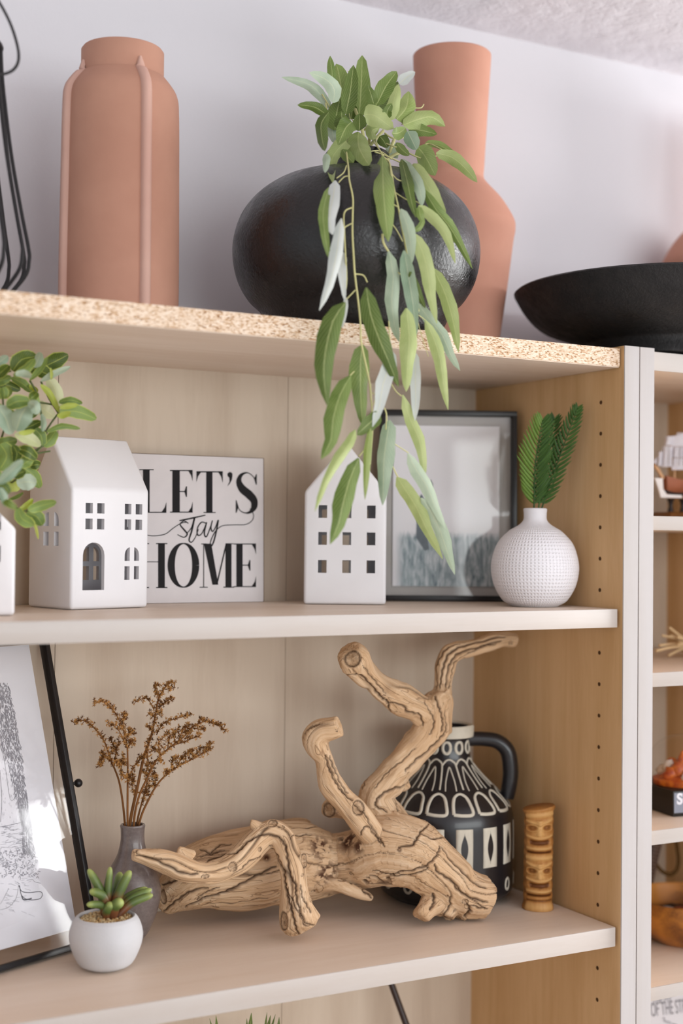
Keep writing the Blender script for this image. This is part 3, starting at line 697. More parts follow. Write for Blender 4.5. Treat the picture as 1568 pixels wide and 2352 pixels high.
# middle house, gable front facing the camera
A0 = atZ(697, 1388, ZM); A1 = atZ(886, 1390, ZM)
ang2 = math.radians(-28.5); W2d = .0843
A0 = A(A0[0], .186, ZM+.0005); k_ = atY(697, 1388, .186); A0[0] = k_[0]
gx = lambda x: (x-(-12))/782*W2d
gz = lambda y: (1765-y)/4.126/2235
h2 = [rect(gx(x0), gx(x1), gz(y1), gz(y0)) for x0, x1 in ((121, 203), (352, 434), (583, 665)) for y0, y1 in ((828, 949), (1083, 1204), (1348, 1469))]
b2 = [rect(x, x+.009, z, z+.013) for x in (.0175, .0375, .0575) for z in (.031, .058, .085)]
boolean_house('ceramic_house', 'white ceramic house with nine square windows and a pointed gable, under the willow', A0, ang2, W2d, .05, gz(700), gz(222), h2, [], False, 'white ceramic houses', b2)
# far left house, only its right edge in view
A2 = atZ(33, 1415, ZM); an3 = math.radians(-14); A3 = A(A2[0]-.085*math.cos(an3), A2[1]-.085*math.sin(an3), ZM+.0005)
s3 = 2.24*ppm(A2)
f3 = [rect(.085-.046+x, .085-.034+x, z, z+.014) for x in (-.018, .0, .018+.004) for z in (.072, .045)]
boolean_house('ceramic_house', 'white ceramic house cut off by the left edge of the photo, below the leafy plant', A3, an3, .085, .05, (1415-1215)/ppm(A2), .115, f3, [], False, 'white ceramic houses')

# sign
cS = crop(0, 760, 2.24)
def line_plane(uL, uR, vL, vR, Yb, Yt, vt):
    pass
Ys0, Ys1 = .246, .250
n_s = nz(np.cross(A(1, 0, 0), A(0, Ys1-Ys0, .15)))       # points to -Y (viewer)
if n_s[1] > 0: n_s = -n_s
Ps = A(-.3, Ys0, ZM)
def sp_(x, y): return atP(*cS((x, y)), Ps, n_s)
xr_ = sp_(1356, 1200)[0]; xl_ = sp_(650, 1200)[0]; ztop = sp_(1367, 658)[2]
up_s = nz(A(0, (Ys1-Ys0), .15)); hgt = (ztop-ZM)/up_s[2]
sO = A(xl_, Ys0, ZM+.0003)
sign = thing('wooden_sign', 'white wooden sign reading LET\'S stay HOME in black letters, leaning on the back panel', 'sign', sO)
q = [sO, sO+A(xr_-xl_, 0, 0), sO+A(xr_-xl_, 0, 0)+up_s*hgt, sO+up_s*hgt]
m = MB(); m.slab(q, -n_s, .009); build(m, 'board', M['sign_white'], sign, bevel=.0008)
m = MB(); e1 = sO+A(xr_-xl_, 0, 0); m.slab([e1+A(.0002, 0, 0), e1+A(.0004, 0, 0), e1+A(.0004, 0, 0)+up_s*hgt, e1+A(.0002, 0, 0)+up_s*hgt], -n_s, .009)
m.slab([sO+up_s*(hgt+.0001), e1+up_s*(hgt+.0001), e1+up_s*(hgt+.0003), sO+up_s*(hgt+.0003)], -n_s, .009); build(m, 'worn_edge', M['sign_edge'], sign, smooth=False)
def SPt(x, y): return sp_(x, y)+n_s*.0004
def poly(m, pts): m.add([SPt(*p) for p in pts], [tuple(range(len(pts)))[::-1]])
def letter(name, polys=(), strokes=()):
    m = MB()
    for p in polys: poly(m, p)
    for pts, w in strokes:
        m.strip([SPt(*p) for p in pts], [x/2.24/2160 for x in w] if not np.isscalar(w) else w/2.24/2160, n_s, smooth=5, off=random.uniform(0, .00005))
    build(m, name, M['ink'], sign, smooth=False)
R_ = lambda x0, y0, x1, y1: [(x0, y0), (x1, y0), (x1, y1), (x0, y1)]
def serifE(x0, st0, st1, x1, ty, my, by): 
    return [R_(st0, ty, st1, by), R_(x0, ty-1, x1, ty+4), R_(x0, by-4, x1, by+1), [(x1-24, ty), (x1, ty), (x1, ty+56), (x1-7, ty+28)], [(x1-24, by), (x1-7, by-26), (x1, by-56), (x1, by)],
            R_(st1, my-2, x1-34, my+3), [(x1-34, my-26), (x1-29, my-26), (x1-29, my+28), (x1-34, my+28), (x1-42, my+2), (x1-42, my-1)]]
letter('letter', [R_(735, 713, 769, 935), R_(716, 712, 790, 717), R_(716, 931, 855, 936), [(830, 933), (847, 908), (855, 880), (855, 935)]])
letter('letter', serifE(873, 886, 924, 990, 717, 826, 934))
letter('letter', [R_(1060, 722, 1092, 936), R_(1010, 722, 1145, 728), R_(1046, 932, 1108, 937), [(1010, 724), (1034, 726), (1018, 748), (1010, 778)], [(1121, 726), (1145, 724), (1145, 782), (1137, 750)]])
letter('apostrophe', [[(1182+13*math.cos(a), 740+14*math.sin(a)) for a in np.linspace(0, 2*math.pi, 16, endpoint=False)], [(1178, 750), (1195, 742), (1192, 765), (1182, 785), (1168, 800), (1180, 775)]])
letter('letter', [[(1316, 738), (1320, 736), (1320, 792), (1316, 790), (1306, 760)], [(1212, 870), (1216, 872), (1226, 905), (1216, 936), (1212, 936)]],
       [([(1316, 790), (1303, 752), (1272, 730), (1240, 742), (1228, 775), (1245, 812), (1280, 842), (1305, 872), (1306, 905), (1288, 930), (1262, 937), (1232, 922), (1214, 880)], [3, 4, 5, 16, 30, 42, 44, 40, 34, 16, 6, 4, 3])])
letter('letter', [R_(813, 1093, 847, 1322), R_(802, 1092, 860, 1097), R_(802, 1318, 860, 1323), R_(735, 1186, 815, 1190), R_(725, 1093, 752, 1322), R_(712, 1092, 766, 1097), R_(712, 1318, 766, 1323)])
th = np.linspace(0, 2*math.pi, 33)
letter('letter', [], [([(943+63*math.cos(a)*1.0, 1206+112*math.sin(a)) for a in th], [5+33*abs(math.cos(a))**1.4 for a in th])])
letter('letter', [R_(1045, 1095, 1049, 1320), R_(1026, 1317, 1068, 1321), R_(1034, 1094, 1062, 1098), [(1048, 1095), (1086, 1095), (1122, 1306), (1092, 1306)], [(1112, 1300), (1118, 1304), (1166, 1098), (1160, 1095)], R_(1159, 1094, 1190, 1319), R_(1148, 1316, 1204, 1321), R_(1160, 1093, 1202, 1097)])
letter('letter', serifE(1202, 1215, 1247, 1316, 1095, 1205, 1317))
letter('script_word', [], [([(690, 1010), (720, 1040), (762, 1052), (800, 1054), (850, 1045), (890, 1015), (930, 990), (960, 985)], 4), ([(968, 990), (945, 978), (926, 996), (945, 1022), (962, 1045), (945, 1062), (912, 1048)], [5, 5, 6, 8, 8, 5, 4]),
   ([(962, 1040), (985, 1010), (1000, 960), (985, 1030), (972, 1075), (985, 1087), (1005, 1060), (1020, 1020)], [4, 5, 8, 9, 7, 5, 4, 4]), ([(922, 976), (985, 964), (1056, 948)], [6, 8, 5]),
   ([(1060, 990), (1035, 985), (1015, 1015), (1016, 1050), (1035, 1045), (1055, 1005), (1062, 985), (1050, 1040), (1062, 1058), (1085, 1000)], [5, 6, 6, 7, 5, 5, 6, 8, 6, 5]),
   ([(1092, 975), (1084, 1010), (1092, 1032), (1108, 1010), (1122, 972), (1112, 1030), (1098, 1085), (1085, 1108), (1082, 1085), (1105, 1035), (1140, 1004), (1200, 998), (1262, 996), (1296, 975), (1303, 945), (1285, 915)], [5, 7, 6, 5, 7, 8, 8, 6, 5, 5, 4, 4, 4, 4, 4, 5])])

# framed pictures: built from four plane corners
def frame(name, label, BL, BR, TL, TR, bar, depth, inset, printmat, group=None, extra=None):
    BL, BR, TL, TR = map(lambda p: np.array(p, float), (BL, BR, TL, TR))
    ex = nz(BR-BL); ez = nz(TL-BL); ez = nz(ez-ex*np.dot(ez, ex)); n = nz(np.cross(ex, ez))   # n points to the viewer side
    if np.dot(n, CAM-BL) < 0: n = -n
    w = np.linalg.norm(BR-BL); h = np.linalg.norm(TL-BL)
    P = lambda x, z, o=0: BL+ex*x+ez*z+n*o
    o = thing(name, label, 'picture frame', BL, group)
    for a, b, c, d in ((0, 0, w, bar), (0, h-bar, w, h), (0, bar, bar, h-bar), (w-bar, bar, w, h-bar)):
        m = MB(); m.slab([P(a, b), P(c, b), P(c, d), P(a, d)], -n, depth); build(m, 'frame_bar', M['black_metal'], o, bevel=.0006)
    m = MB(); m.slab([P(bar, bar, -depth*.45), P(w-bar, bar, -depth*.45), P(w-bar, h-bar, -depth*.45), P(bar, h-bar, -depth*.45)], -n, .0008); 
    build(m, 'glass_pane', M['glass'], o, smooth=False)
    il, ib, ir, it = inset
    m = MB(); m.slab([P(bar+il, h-bar-it, -depth*.62), P(w-bar-ir, h-bar-it, -depth*.62), P(w-bar-ir, bar+ib, -depth*.62), P(bar+il, bar+ib, -depth*.62)], -n, .0005)
    pr = build(m, 'picture', printmat, o, smooth=False)
    return o, P, w, h, n
zf = ZM+.0004; fBL = atY(870, 1381, .228); fBR = atY(1187, 1385, .162); fBL[2] = fBR[2] = zf
_hb = nz(A(-(fBR-fBL)[1], (fBR-fBL)[0], 0))*.006; _tz = atY(1000, 941, .205)[2]
fTL = A(fBL[0], fBL[1], _tz)+_hb; fTR = A(fBR[0], fBR[1], _tz)+_hb
o, P, w_, h_, n_ = frame('picture_frame', 'black framed faded photo of a misty meadow, behind the round white vase', fBL, fBR, fTL, fTR, .0062, .012, (.009, .010, .0125, .0105), M['print'])
# backing seen through the margin
m = MB(); m.slab([P(.0062, .0062, -.0095), P(w_-.0062, .0062, -.0095), P(w_-.0062, h_-.0062, -.0095), P(.0062, h_-.0062, -.0095)], -n_, .001); build(m, 'backing', M['mount'], o, smooth=False)
def PF(u, v): 
    p = atP(u, v, P(0, 0, -.0072), n_); return p
m = MB(); q = [(955, 1235), (957, 1180), (962, 1142), (968, 1134), (976, 1150), (978, 1190), (985, 1262), (975, 1265)]
m.add([PF(*p) for p in q], [tuple(range(len(q)))[::-1]]); q = [(983, 1110), (989, 1101), (994, 1112), (992, 1135), (985, 1140)]; m.add([PF(*p) for p in q], [tuple(range(len(q)))[::-1]])
M['fig'] = simple('faded_figure', srgb(112, 122, 130), .7, .2, .2, 200); build(m, 'printed_figures', M['fig'], o, smooth=False)

# round white vase with fern
YW = .077
prw, cW = pxprofile(1228, YW, [(58, 1389), (74, 1375), (92, 1345), (100, 1310), (98, 1280), (86, 1245), (62, 1218), (38, 1203), (27.5, 1192), (26, 1180), (27, 1168)])
sW_ = ZM+.0003-prw[0][1]; prw = [(r, z+sW_) for r, z in prw]
prof = [(prw[0][0]*.9, ZM+.0003)]+smoothprof([(prw[0][0]*.98, ZM+.0016)]+prw[1:], 6); r, z = prof[-1]
prof += [(r, z+.001), (r-.0012, z+.0018), (r-.003, z+.001), (r-.0035, z-.02)]
wv = thing('round_vase', 'small round white dimpled ceramic vase holding fern sprigs', 'vase', (cW[0], YW, ZM)); ztopW = z
m = MB(); m.lathe(prof, cW, 96); build(m, 'body', M['dimple'], wv, angle=50)
cF = crop(700, 700, 1.806)
fern = thing('fern_sprigs', 'dark green artificial fern sprigs standing in the round white vase', 'plant', (cW[0], YW, ztopW))
def frond(pts, hw, Yo, light, npair=17, start=.0):
    P0 = [atY(*cF(p), YW+Yo*k/(len(pts)-1)) for k, p in enumerate(pts)]; P0 = [A(cW[0]+random.uniform(-.004, .004), YW, ztopW-.03)]+P0
    C_, _ = catmull(P0, [0]*len(P0), 12); m = MB(); m.tube(C_, [.0011*(1-.6*i/len(C_)) for i in range(len(C_))], 6)
    fr = build(m, 'frond_stalk', M['fern'], fern, angle=0); i0 = 12; L = len(C_)-1
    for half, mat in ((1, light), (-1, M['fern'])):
        m = MB()
        for row in range(2):
            for k in range(npair):
                t = (k+.5)/npair; fi = i0+(L-i0)*t; i = int(fi); p = C_[i]+(C_[min(i+1, L)]-C_[i])*(fi-i); T = nz(C_[min(i+1, L)]-C_[max(i-1, 0)])
                S = nz(np.cross(T, nz(p-CAM)))*half; N = nz(CAM-p)
                ln = hw/1.806/2190*(math.sin(math.pi*min(.99, .18+.8*t))**.7+.15)*random.uniform(.88, 1.1)
                d = nz(S*.78+T*(.62+.4*t)+N*(.35*(row*2-1)+random.uniform(-.12, .12)))
                q0 = p+T*row*.0012; q1 = q0+d*ln*.55+T*ln*.06; q2 = q0+d*ln+T*ln*.22
                m2 = MB(); leaf_mesh(m, [q0, q1, q2], .0012, .3, random.uniform(-.3, .3), 4, .8)
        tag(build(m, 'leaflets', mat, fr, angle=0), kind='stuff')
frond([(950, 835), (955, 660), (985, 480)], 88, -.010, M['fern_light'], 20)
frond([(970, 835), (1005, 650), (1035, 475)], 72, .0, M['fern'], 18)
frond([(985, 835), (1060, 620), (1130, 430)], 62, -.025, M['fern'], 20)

# leafy plant, left
cP = crop(0, 780, 5.1125); YPL = .125
plant = thing('potted_foliage', 'leafy green artificial plant with yellow-edged leaves at the left edge of the middle shelf', 'plant', (-.70, .205, ZM))
m = MB(); pp = [(.024, ZM+.0003), (.027, ZM+.003), (.033, ZM+.04), (.034, ZM+.055), (.031, ZM+.055), (.029, ZM+.045), (.001, ZM+.045)]
m.lathe(pp, (-.70, .205), 48); build(m, 'pot', M['ceramic'], plant, angle=40)
PLV = [([(150, 370), (250, 240), (430, 195)], 200, 0), ([(400, 330), (450, 240), (475, 150)], 115, 3), ([(500, 330), (640, 260), (800, 180)], 185, 0), ([(335, 330), (480, 370), (610, 440)], 165, 0),
 ([(350, 480), (470, 350), (560, 210)], 75, 1), ([(480, 490), (640, 400), (825, 318)], 75, 3), ([(600, 470), (605, 400), (592, 330)], 35, 2), ([(560, 450), (650, 600), (700, 860)], 150, 4), ([(475, 530), (590, 640), (695, 855)], 75, 2),
 ([(-40, 300), (20, 250), (95, 195)], 110, 3), ([(-60, 440), (20, 380), (105, 300)], 130, 0), ([(160, 430), (300, 350), (410, 225)], 110, 1), ([(180, 400), (280, 400), (370, 430)], 90, 3), ([(-80, 500), (20, 480), (130, 430)], 110, 1),
 ([(-40, 510), (100, 540), (240, 590)], 120, 0), ([(-60, 620), (40, 620), (140, 590)], 150, 1), ([(30, 560), (50, 620), (50, 690)], 110, 1), ([(130, 450), (270, 520), (370, 620)], 105, 1), ([(370, 620), (430, 680), (465, 740)], 50, 1), ([(350, 700), (390, 670), (440, 620)], 110, 0), ([(340, 540), (390, 570), (445, 610)], 60, 2),
 ([(410, 750), (520, 820), (645, 915)], 165, 4), ([(690, 740), (820, 710), (965, 750)], 85, 1), ([(700, 800), (800, 780), (915, 765)], 70, 2), ([(700, 850), (900, 845), (1130, 930)], 155, 1), ([(670, 890), (740, 890), (830, 850)], 75, 2), ([(550, 1085), (730, 1015), (940, 1045)], 70, 1),
 ([(505, 1250), (590, 1170), (655, 1065)], 140, 1), ([(80, 790), (200, 730), (350, 720)], 160, 1), ([(190, 1070), (250, 900), (340, 735)], 235, 3), ([(330, 740), (410, 780), (430, 880)], 130, 3), ([(60, 800), (100, 880), (190, 860)], 130, 1), ([(-30, 780), (60, 920), (130, 1110)], 210, 3), ([(270, 1055), (370, 1010), (485, 960)], 120, 0),
 ([(365, 920), (410, 880), (465, 835)], 55, 0), ([(490, 870), (515, 980), (500, 1080)], 65, 3), ([(220, 1100), (310, 1090), (410, 1065)], 60, 2), ([(505, 1245), (480, 1130), (410, 1050)], 140, 1), ([(170, 1120), (330, 1160), (475, 1250)], 150, 4), ([(-40, 1220), (60, 1210), (200, 1180)], 130, 1), ([(0, 1230), (80, 1370), (-10, 1530)], 230, 1),
 ([(235, 1240), (240, 1330), (225, 1410)], 38, 2), ([(220, 1280), (330, 1320), (430, 1400)], 140, 0), ([(150, 1240), (200, 1340), (170, 1440)], 120, 0), ([(-20, 1690), (120, 1560), (265, 1410)], 135, 3), ([(240, 1490), (310, 1440), (380, 1390)], 140, 1), ([(350, 1490), (410, 1470), (470, 1470)], 120, 0), ([(260, 1500), (390, 1590), (470, 1740)], 150, 1),
 ([(200, 1700), (310, 1670), (425, 1690)], 190, 3), ([(245, 1690), (160, 1700), (80, 1690)], 165, 2), ([(160, 1620), (230, 1570), (300, 1540)], 120, 0), ([(0, 1740), (40, 1840), (75, 1960)], 95, 3), ([(0, 1700), (60, 1740), (110, 1810)], 130, 0), ([(100, 1880), (190, 1850), (275, 1795)], 45, 0), ([(40, 1900), (110, 1930), (200, 1990)], 90, 0),
 ([(220, 2000), (310, 1950), (385, 1870)], 70, 2), ([(330, 2005), (470, 1955), (660, 1905)], 120, 1), ([(210, 1985), (260, 2100), (400, 2180)], 150, 1), ([(310, 2030), (430, 2080), (495, 2180)], 155, 1), ([(320, 2040), (410, 2180), (450, 2345)], 38, 2), ([(-120, 900), (-60, 820), (40, 800)], 150, 1), ([(-100, 1500), (-30, 1600), (20, 1740)], 120, 1)]
for i, (pts, w, tone) in enumerate(PLV):
    rj = random.Random(i*7+5); Yb = YPL+rj.uniform(-.03, .02)
    if tone == 3 and pts[0][0] < 400: Yb -= .015
    if pts[0][1] > 1600 and min(p[0] for p in pts) < 60: Yb = .052
    P_ = [atY(*cP(p), Yb+rj.uniform(-.004, .004)) for p in pts]; m = MB()
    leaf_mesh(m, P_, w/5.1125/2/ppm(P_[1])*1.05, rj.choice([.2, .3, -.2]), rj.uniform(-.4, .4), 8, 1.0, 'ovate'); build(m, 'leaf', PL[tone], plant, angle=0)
PST = [[(30, 640), (40, 800), (60, 1000), (-60, 1400)], [(690, 860), (600, 980), (530, 1100), (500, 1240), (300, 1450), (-20, 1800)], [(480, 490), (580, 700), (690, 870)], [(350, 480), (440, 650), (480, 850), (520, 1050), (530, 1180)],
 [(590, 1310), (410, 1345), (200, 1420), (0, 1600)], [(330, 2020), (200, 1980), (100, 1930), (-30, 1850)], [(560, 1080), (500, 1180)], [(130, 370), (60, 400), (-40, 520)], [(510, 1250), (380, 1320), (230, 1440)], [(-60, 1400), (-100, 1700), (-160, 2000)], [(300, 1550), (180, 1650), (-20, 1780)],
 [(460, 740), (600, 760), (700, 800)]]
for pts in PST:
    m = MB(); m.tube([atY(*cP(p), YPL+(.036 if p[0] < 120 and p[1] > 1300 else .006)) for p in pts], .0009, 6, smooth=5); build(m, 'stem', M['stem_dark'], plant, angle=0)
for k, p in enumerate([(-60, 1400), (-20, 1800), (-160, 2000), (-30, 1850), (0, 1600), (-40, 520)]):
    P1 = atY(*cP(p), YPL+(.036 if p[1] > 1300 else .006)); P0 = A(-.70+.008*math.cos(k), .205+.008*math.sin(k), ZM+.044); m = MB()
    m.tube([P0, (P0+P1)/2+A(-.004, 0, .02), P1], .0012, 6, smooth=6); build(m, 'stem', M['stem_dark'], plant, angle=0)

# ================================================================== LOWER SHELF
# big leaning frame at the left
zf = ZB+.0027
dB = nz(A(-.108, -.047, 0)); hB = A(-dB[1], dB[0], 0); hB = hB if hB[1] > 0 else -hB
F0 = atZ(232, 2170, ZB); F0[2] = zf
best = None
for a_ in np.radians(np.linspace(4, 25, 211)):
    B_ = A(0, 0, 1)*math.cos(a_)+hB*math.sin(a_)
    N_ = nz(np.cross(dB, B_)); Pp = atP(115, 1480, F0, N_); e_ = abs(np.dot(Pp-F0, dB)); 
    if best is None or e_ < best[0]: best = (e_, a_, np.linalg.norm(Pp-F0))
aB = best[1]; B_ = A(0, 0, 1)*math.cos(aB)+hB*math.sin(aB); Hf = min(.297/B_[2], (.262-.010-F0[1])/max(.01, B_[1])); print('frame', math.degrees(aB), Hf, F0)
Wf = .215
BRr, BLl = F0, F0+dB*Wf
o, P, w_, h_, n_ = frame('picture_frame', 'large black framed ink drawing of a tree, leaning left on the lower shelf', BLl, BRr, BLl+B_*Hf, BRr+B_*Hf, .0052, .010, (.018, .0125, .0155, .001), M['paper'])
m = MB(); kp = atP(186, 1797, P(0, 0, -.005), n_); m.ball(kp-n_*.004, .0042, 14, 10); m.tube([kp-n_*.004-A(.006, 0, 0), kp-n_*.004], .0016, 8); tag(build(m, 'knob', M['black_metal'], o), 'small round black knob')
cH = crop(0, 1470, 3.016)
def PH(x, y): return atP(*cH((x, y)), P(0, 0, -.0060), n_)
rj = random.Random(3)
def edge_r(y): return float(np.interp(y, [290, 420, 600, 800, 1000, 1280, 1500, 1650], [60, 85, 120, 150, 175, 215, 250, 272]))
def edge_l(y): return float(np.interp(y, [290, 600, 740, 860, 1000, 1280, 1450, 1650], [-40, -10, 10, 55, 90, 150, 150, 100]))
def strokes(name, mat, gen, n):
    m = MB()
    for _ in range(n):
        x, y, dx, dy, w = gen(); m.strip([PH(x, y), PH(x+dx, y+dy)], w/3.016/2500, n_, smooth=0, off=rj.uniform(0, .00008))
    tag(build(m, name, mat, o, smooth=False), kind='stuff')
def g_tree():
    y = rj.uniform(295, 1480); x = edge_l(y)+(edge_r(y)-edge_l(y))*rj.random(); L = rj.uniform(8, 34); s = rj.uniform(-.3, .55)
    return x, y, s*L, L, rj.uniform(2, 6)
def g_rock():
    y = rj.uniform(1440, 1640); x = rj.uniform(0, edge_r(y)); L = rj.uniform(8, 24); a = rj.uniform(0, 3.1); return x, y, L*math.cos(a), L*math.sin(a), rj.uniform(2, 4.5)
def g_plank():
    y = rj.uniform(800, 1280); x = rj.uniform(10, max(12, edge_l(y)-6)); return x, y, 2, rj.uniform(5, 18), 1.5
def g_stone():
    y = rj.uniform(1290, 1440); x = rj.uniform(0, 150); return x, y, rj.uniform(15, 45), rj.uniform(-10, 4), rj.uniform(1.5, 3)
def g_floor():
    y = rj.uniform(1640, 1900); x = rj.uniform(0, 200); return x, y, rj.uniform(10, 50), rj.uniform(-8, 20), 1.4
strokes('ink_drawing', M['sketch'], g_tree, 1500); strokes('ink_drawing', M['sketch'], g_rock, 260); strokes('ink_drawing', M['sketch'], g_plank, 70)
strokes('ink_drawing', M['sketch'], g_stone, 60); strokes('ink_drawing', M['sketch'], g_floor, 40)
m = MB()
for pts, w in (([(110, 1080), (70, 1100), (30, 830), (0, 740)], 2), ([(0, 1295), (80, 1280), (155, 1260)], 3), ([(130, 1700), (150, 1740), (200, 1750), (285, 1745), (280, 1790), (200, 1800), (150, 1770), (135, 1700)], 5), ([(150, 1770), (165, 1800), (220, 1790)], 9),
               ([(60, 1720), (20, 1800), (0, 1830)], 1.6), ([(130, 1690), (110, 1790), (60, 1850), (0, 1870)], 1.8), ([(0, 900), (12, 1100), (4, 1260)], 3), ([(185, 1665), (225, 1660), (240, 1675), (280, 1685)], 2)):
    m.strip([PH(*p) for p in pts], w/3.016/2500, n_, smooth=4, off=.0001)
build(m, 'ink_outline', M['sketch_dark'], o, smooth=False)

# succulent pot
YC = atZ(243, 2222, ZB)[1]
prp, cC = pxprofile(243, YC, [(44, 2234), (62, 2222), (78, 2190), (84, 2165), (82, 2144), (74, 2124), (68, 2117)])
s_ = ZB+.0003-prp[0][1]; prp = [(r, z+s_) for r, z in prp]
prof = [(prp[0][0]*.9, ZB+.0003)]+smoothprof([(prp[0][0], ZB+.0012)]+prp[1:], 6); rp, zp_ = prof[-1]; RI = rp-.0028
prof += [(rp-.001, zp_+.0008), (RI+.0003, zp_+.0002), (RI-.0002, zp_-.004), (.001, zp_-.006)]
pot = thing('succulent_pot', 'small pale round concrete pot with a green succulent in gold gravel', 'plant pot', (cC[0], YC, ZB))
m = MB(); m.lathe(prof, cC, 72); build(m, 'pot', M['concrete'], pot, angle=45)
for nm, mat, n in (('gravel', M['gravel'], 420), ('gravel', M['gravel2'], 200)):
    m = MB()
    for k in range(n):
        r = RI*.96*math.sqrt(random.random()); a = random.uniform(0, 6.28)
        m.ball((cC[0]+r*math.cos(a), YC+r*math.sin(a), zp_-.0035+.002*random.random()+(.001*(1-r/RI))), random.uniform(.0009, .0016), 6, 4, .2)
    tag(build(m, nm, mat, pot, angle=0), kind='stuff')
cU = crop(140, 1960, 6.03)
suc = [([(620, 900), (560, 560), (380, 220)], 100, .01), ([(660, 900), (650, 560), (680, 190)], 85, .004), ([(700, 900), (760, 560), (820, 260)], 110, .014), ([(700, 920), (800, 560), (960, 240)], 110, -.002),
       ([(740, 920), (880, 640), (1190, 480)], 95, .012), ([(760, 930), (930, 660), (1250, 500)], 95, .002), ([(760, 930), (960, 700), (1270, 575)], 90, -.006), ([(640, 900), (590, 610), (400, 520)], 105, 0), ([(640, 930), (570, 730), (360, 710)], 85, -.006),
       ([(700, 940), (740, 740), (850, 665)], 130, -.014), ([(640, 930), (640, 800), (700, 690)], 110, -.01), ([(690, 910), (720, 760), (740, 620)], 90, .012)]
for pts, w, dy in suc:
    Pp = [atY(*cU(p), YC+dy*(k/2)) for k, p in enumerate(pts)]; Pp[0] = A(cC[0]+(Pp[0][0]-cC[0])*.8, YC+dy*.3, zp_-.004)
    C_, _ = catmull(Pp, [0]*3, 8); L = len(C_); ww = w/6.03/2/2550*1.2; m = MB()
    rr = [ww*(.5+.55*math.sin(math.pi*min(1, .1+.75*i/(L-1)))) for i in range(L)]; rr[-1] = ww*.3; rr[-2] = ww*.62; rr[-3] *= .92
    m.tube(C_, rr, 10); build(m, 'leaf', M['succulent'], pot, angle=0)

# grey-brown bottle vase with dried sprigs
YG = .178
prg, cG = pxprofile(303, YG, [(26, 2160), (40, 2138), (57, 2098), (66, 2060), (64, 2030), (52, 1996), (37, 1968), (30, 1945), (27, 1925), (27.5, 1905), (29, 1896)])
s_ = ZB+.0003-prg[0][1]; prg = [prg[0]]+prg[1:]; prg[0] = (prg[0][0], ZB+.0015)
prof = [(prg[0][0]*.9, ZB+.0003)]+smoothprof(prg, 6); rg, zg = prof[-1]
prof += [(rg-.0008, zg+.0012), (rg-.0025, zg+.001), (rg-.0033, zg-.002), (rg-.0034, zg-.04)]
gv = thing('bottle_vase', 'grey brown glazed bottle vase holding dried sprigs, behind the succulent', 'vase', (cG[0], YG, ZB))
m = MB(); m.lathe(prof, cG, 72); build(m, 'body', M['greyvase'], gv, angle=50)
cD = crop(140, 1540, 3.92)
SPR = [('dried sprig farthest left, bending out to the left', [(575, 1380), (530, 1030), (460, 830), (380, 620), (280, 500), (200, 450), (115, 470)], .01, [[(465, 830), (400, 780), (370, 745)], [(370, 760), (365, 820), (350, 855)], [(440, 760), (480, 700), (440, 610)], [(480, 860), (490, 760), (520, 640)]]),
 ('dried sprig second from the left, forked towards the upper left', [(600, 1380), (600, 1000), (600, 800), (590, 640), (540, 480), (470, 360), (390, 280), (300, 300)], -.006, [[(595, 700), (520, 540), (420, 470)], [(600, 620), (620, 540), (655, 575)], [(600, 960), (560, 960)], [(600, 860), (530, 830), (510, 850)], [(600, 700), (640, 640), (650, 660)], [(600, 1020), (640, 900), (700, 810), (740, 780)], [(560, 520), (560, 420), (590, 400)], [(540, 980), (545, 860), (560, 770)], [(600, 950), (640, 980), (640, 1020)]]),
 ('tallest dried sprig, dark stem reaching straight up', [(620, 1390), (690, 1040), (740, 800), (780, 680), (820, 560), (850, 400), (880, 250), (940, 150), (1010, 95)], .004, [[(840, 360), (770, 250), (665, 285)], [(885, 340), (930, 290), (1000, 250)], [(880, 250), (855, 180), (860, 130)], [(860, 580), (920, 480), (1050, 430), (1175, 400)], [(820, 540), (780, 500)], [(700, 1100), (650, 1090)], [(940, 170), (1030, 155)], [(850, 400), (900, 380)], [(850, 420), (790, 390)]]),
 ('bushiest dried sprig, leaning to the right', [(655, 1380), (700, 1140), (790, 940), (850, 820), (960, 710), (1100, 600), (1200, 500), (1300, 460), (1400, 480), (1480, 540)], -.01, [[(900, 760), (880, 660), (960, 560)], [(960, 710), (980, 600), (1060, 520)], [(1060, 630), (1100, 540), (1160, 490)], [(1000, 680), (1160, 620), (1250, 590)], [(820, 880), (780, 800), (780, 690)], [(1300, 460), (1260, 440)], [(1200, 520), (1300, 540)], [(1330, 465), (1430, 500)], [(870, 800), (900, 830)], [(1020, 640), (1020, 560)], [(1130, 600), (1160, 540)], [(900, 760), (830, 700)]]),
 ('short dried sprig between the bushy one and the lowest one', [(685, 1380), (720, 1220), (760, 1080), (790, 940), (850, 840)], .012, [[(745, 1130), (790, 1060), (850, 1030)], [(780, 960), (740, 900)], [(840, 1030), (850, 960), (830, 940)], [(770, 1120), (790, 1130)], [(800, 920), (770, 850)]]),
 ('lowest dried sprig, curving out to the right', [(705, 1375), (800, 1140), (880, 1010), (960, 930), (1060, 860), (1200, 790), (1320, 720), (1350, 655)], 0, [[(1000, 900), (1000, 820), (1050, 780)], [(1120, 820), (1130, 750), (1200, 720)], [(1200, 780), (1260, 700)], [(940, 950), (955, 905)], [(1270, 745), (1330, 680)], [(1040, 870), (1090, 780)], [(1200, 780), (1160, 740)]])]
def tuft(m, c, r):
    for k in range(9):
        d = nz(RNG.normal(size=3)+A(0, 0, .4)); s = nz(np.cross(d, RNG.normal(size=3)))*r*.16; e = c+d*r*RNG.uniform(.7, 1.25)
        s2 = nz(np.cross(d, s))*r*.16
        m.add([c-s, c+s, c+s2, e], [(0, 1, 3), (1, 2, 3), (2, 0, 3)])
def polyY(pts, dy): return [atY(*cD(p), YG+dy*k/max(1, len(pts)-1)) for k, p in enumerate(pts)]
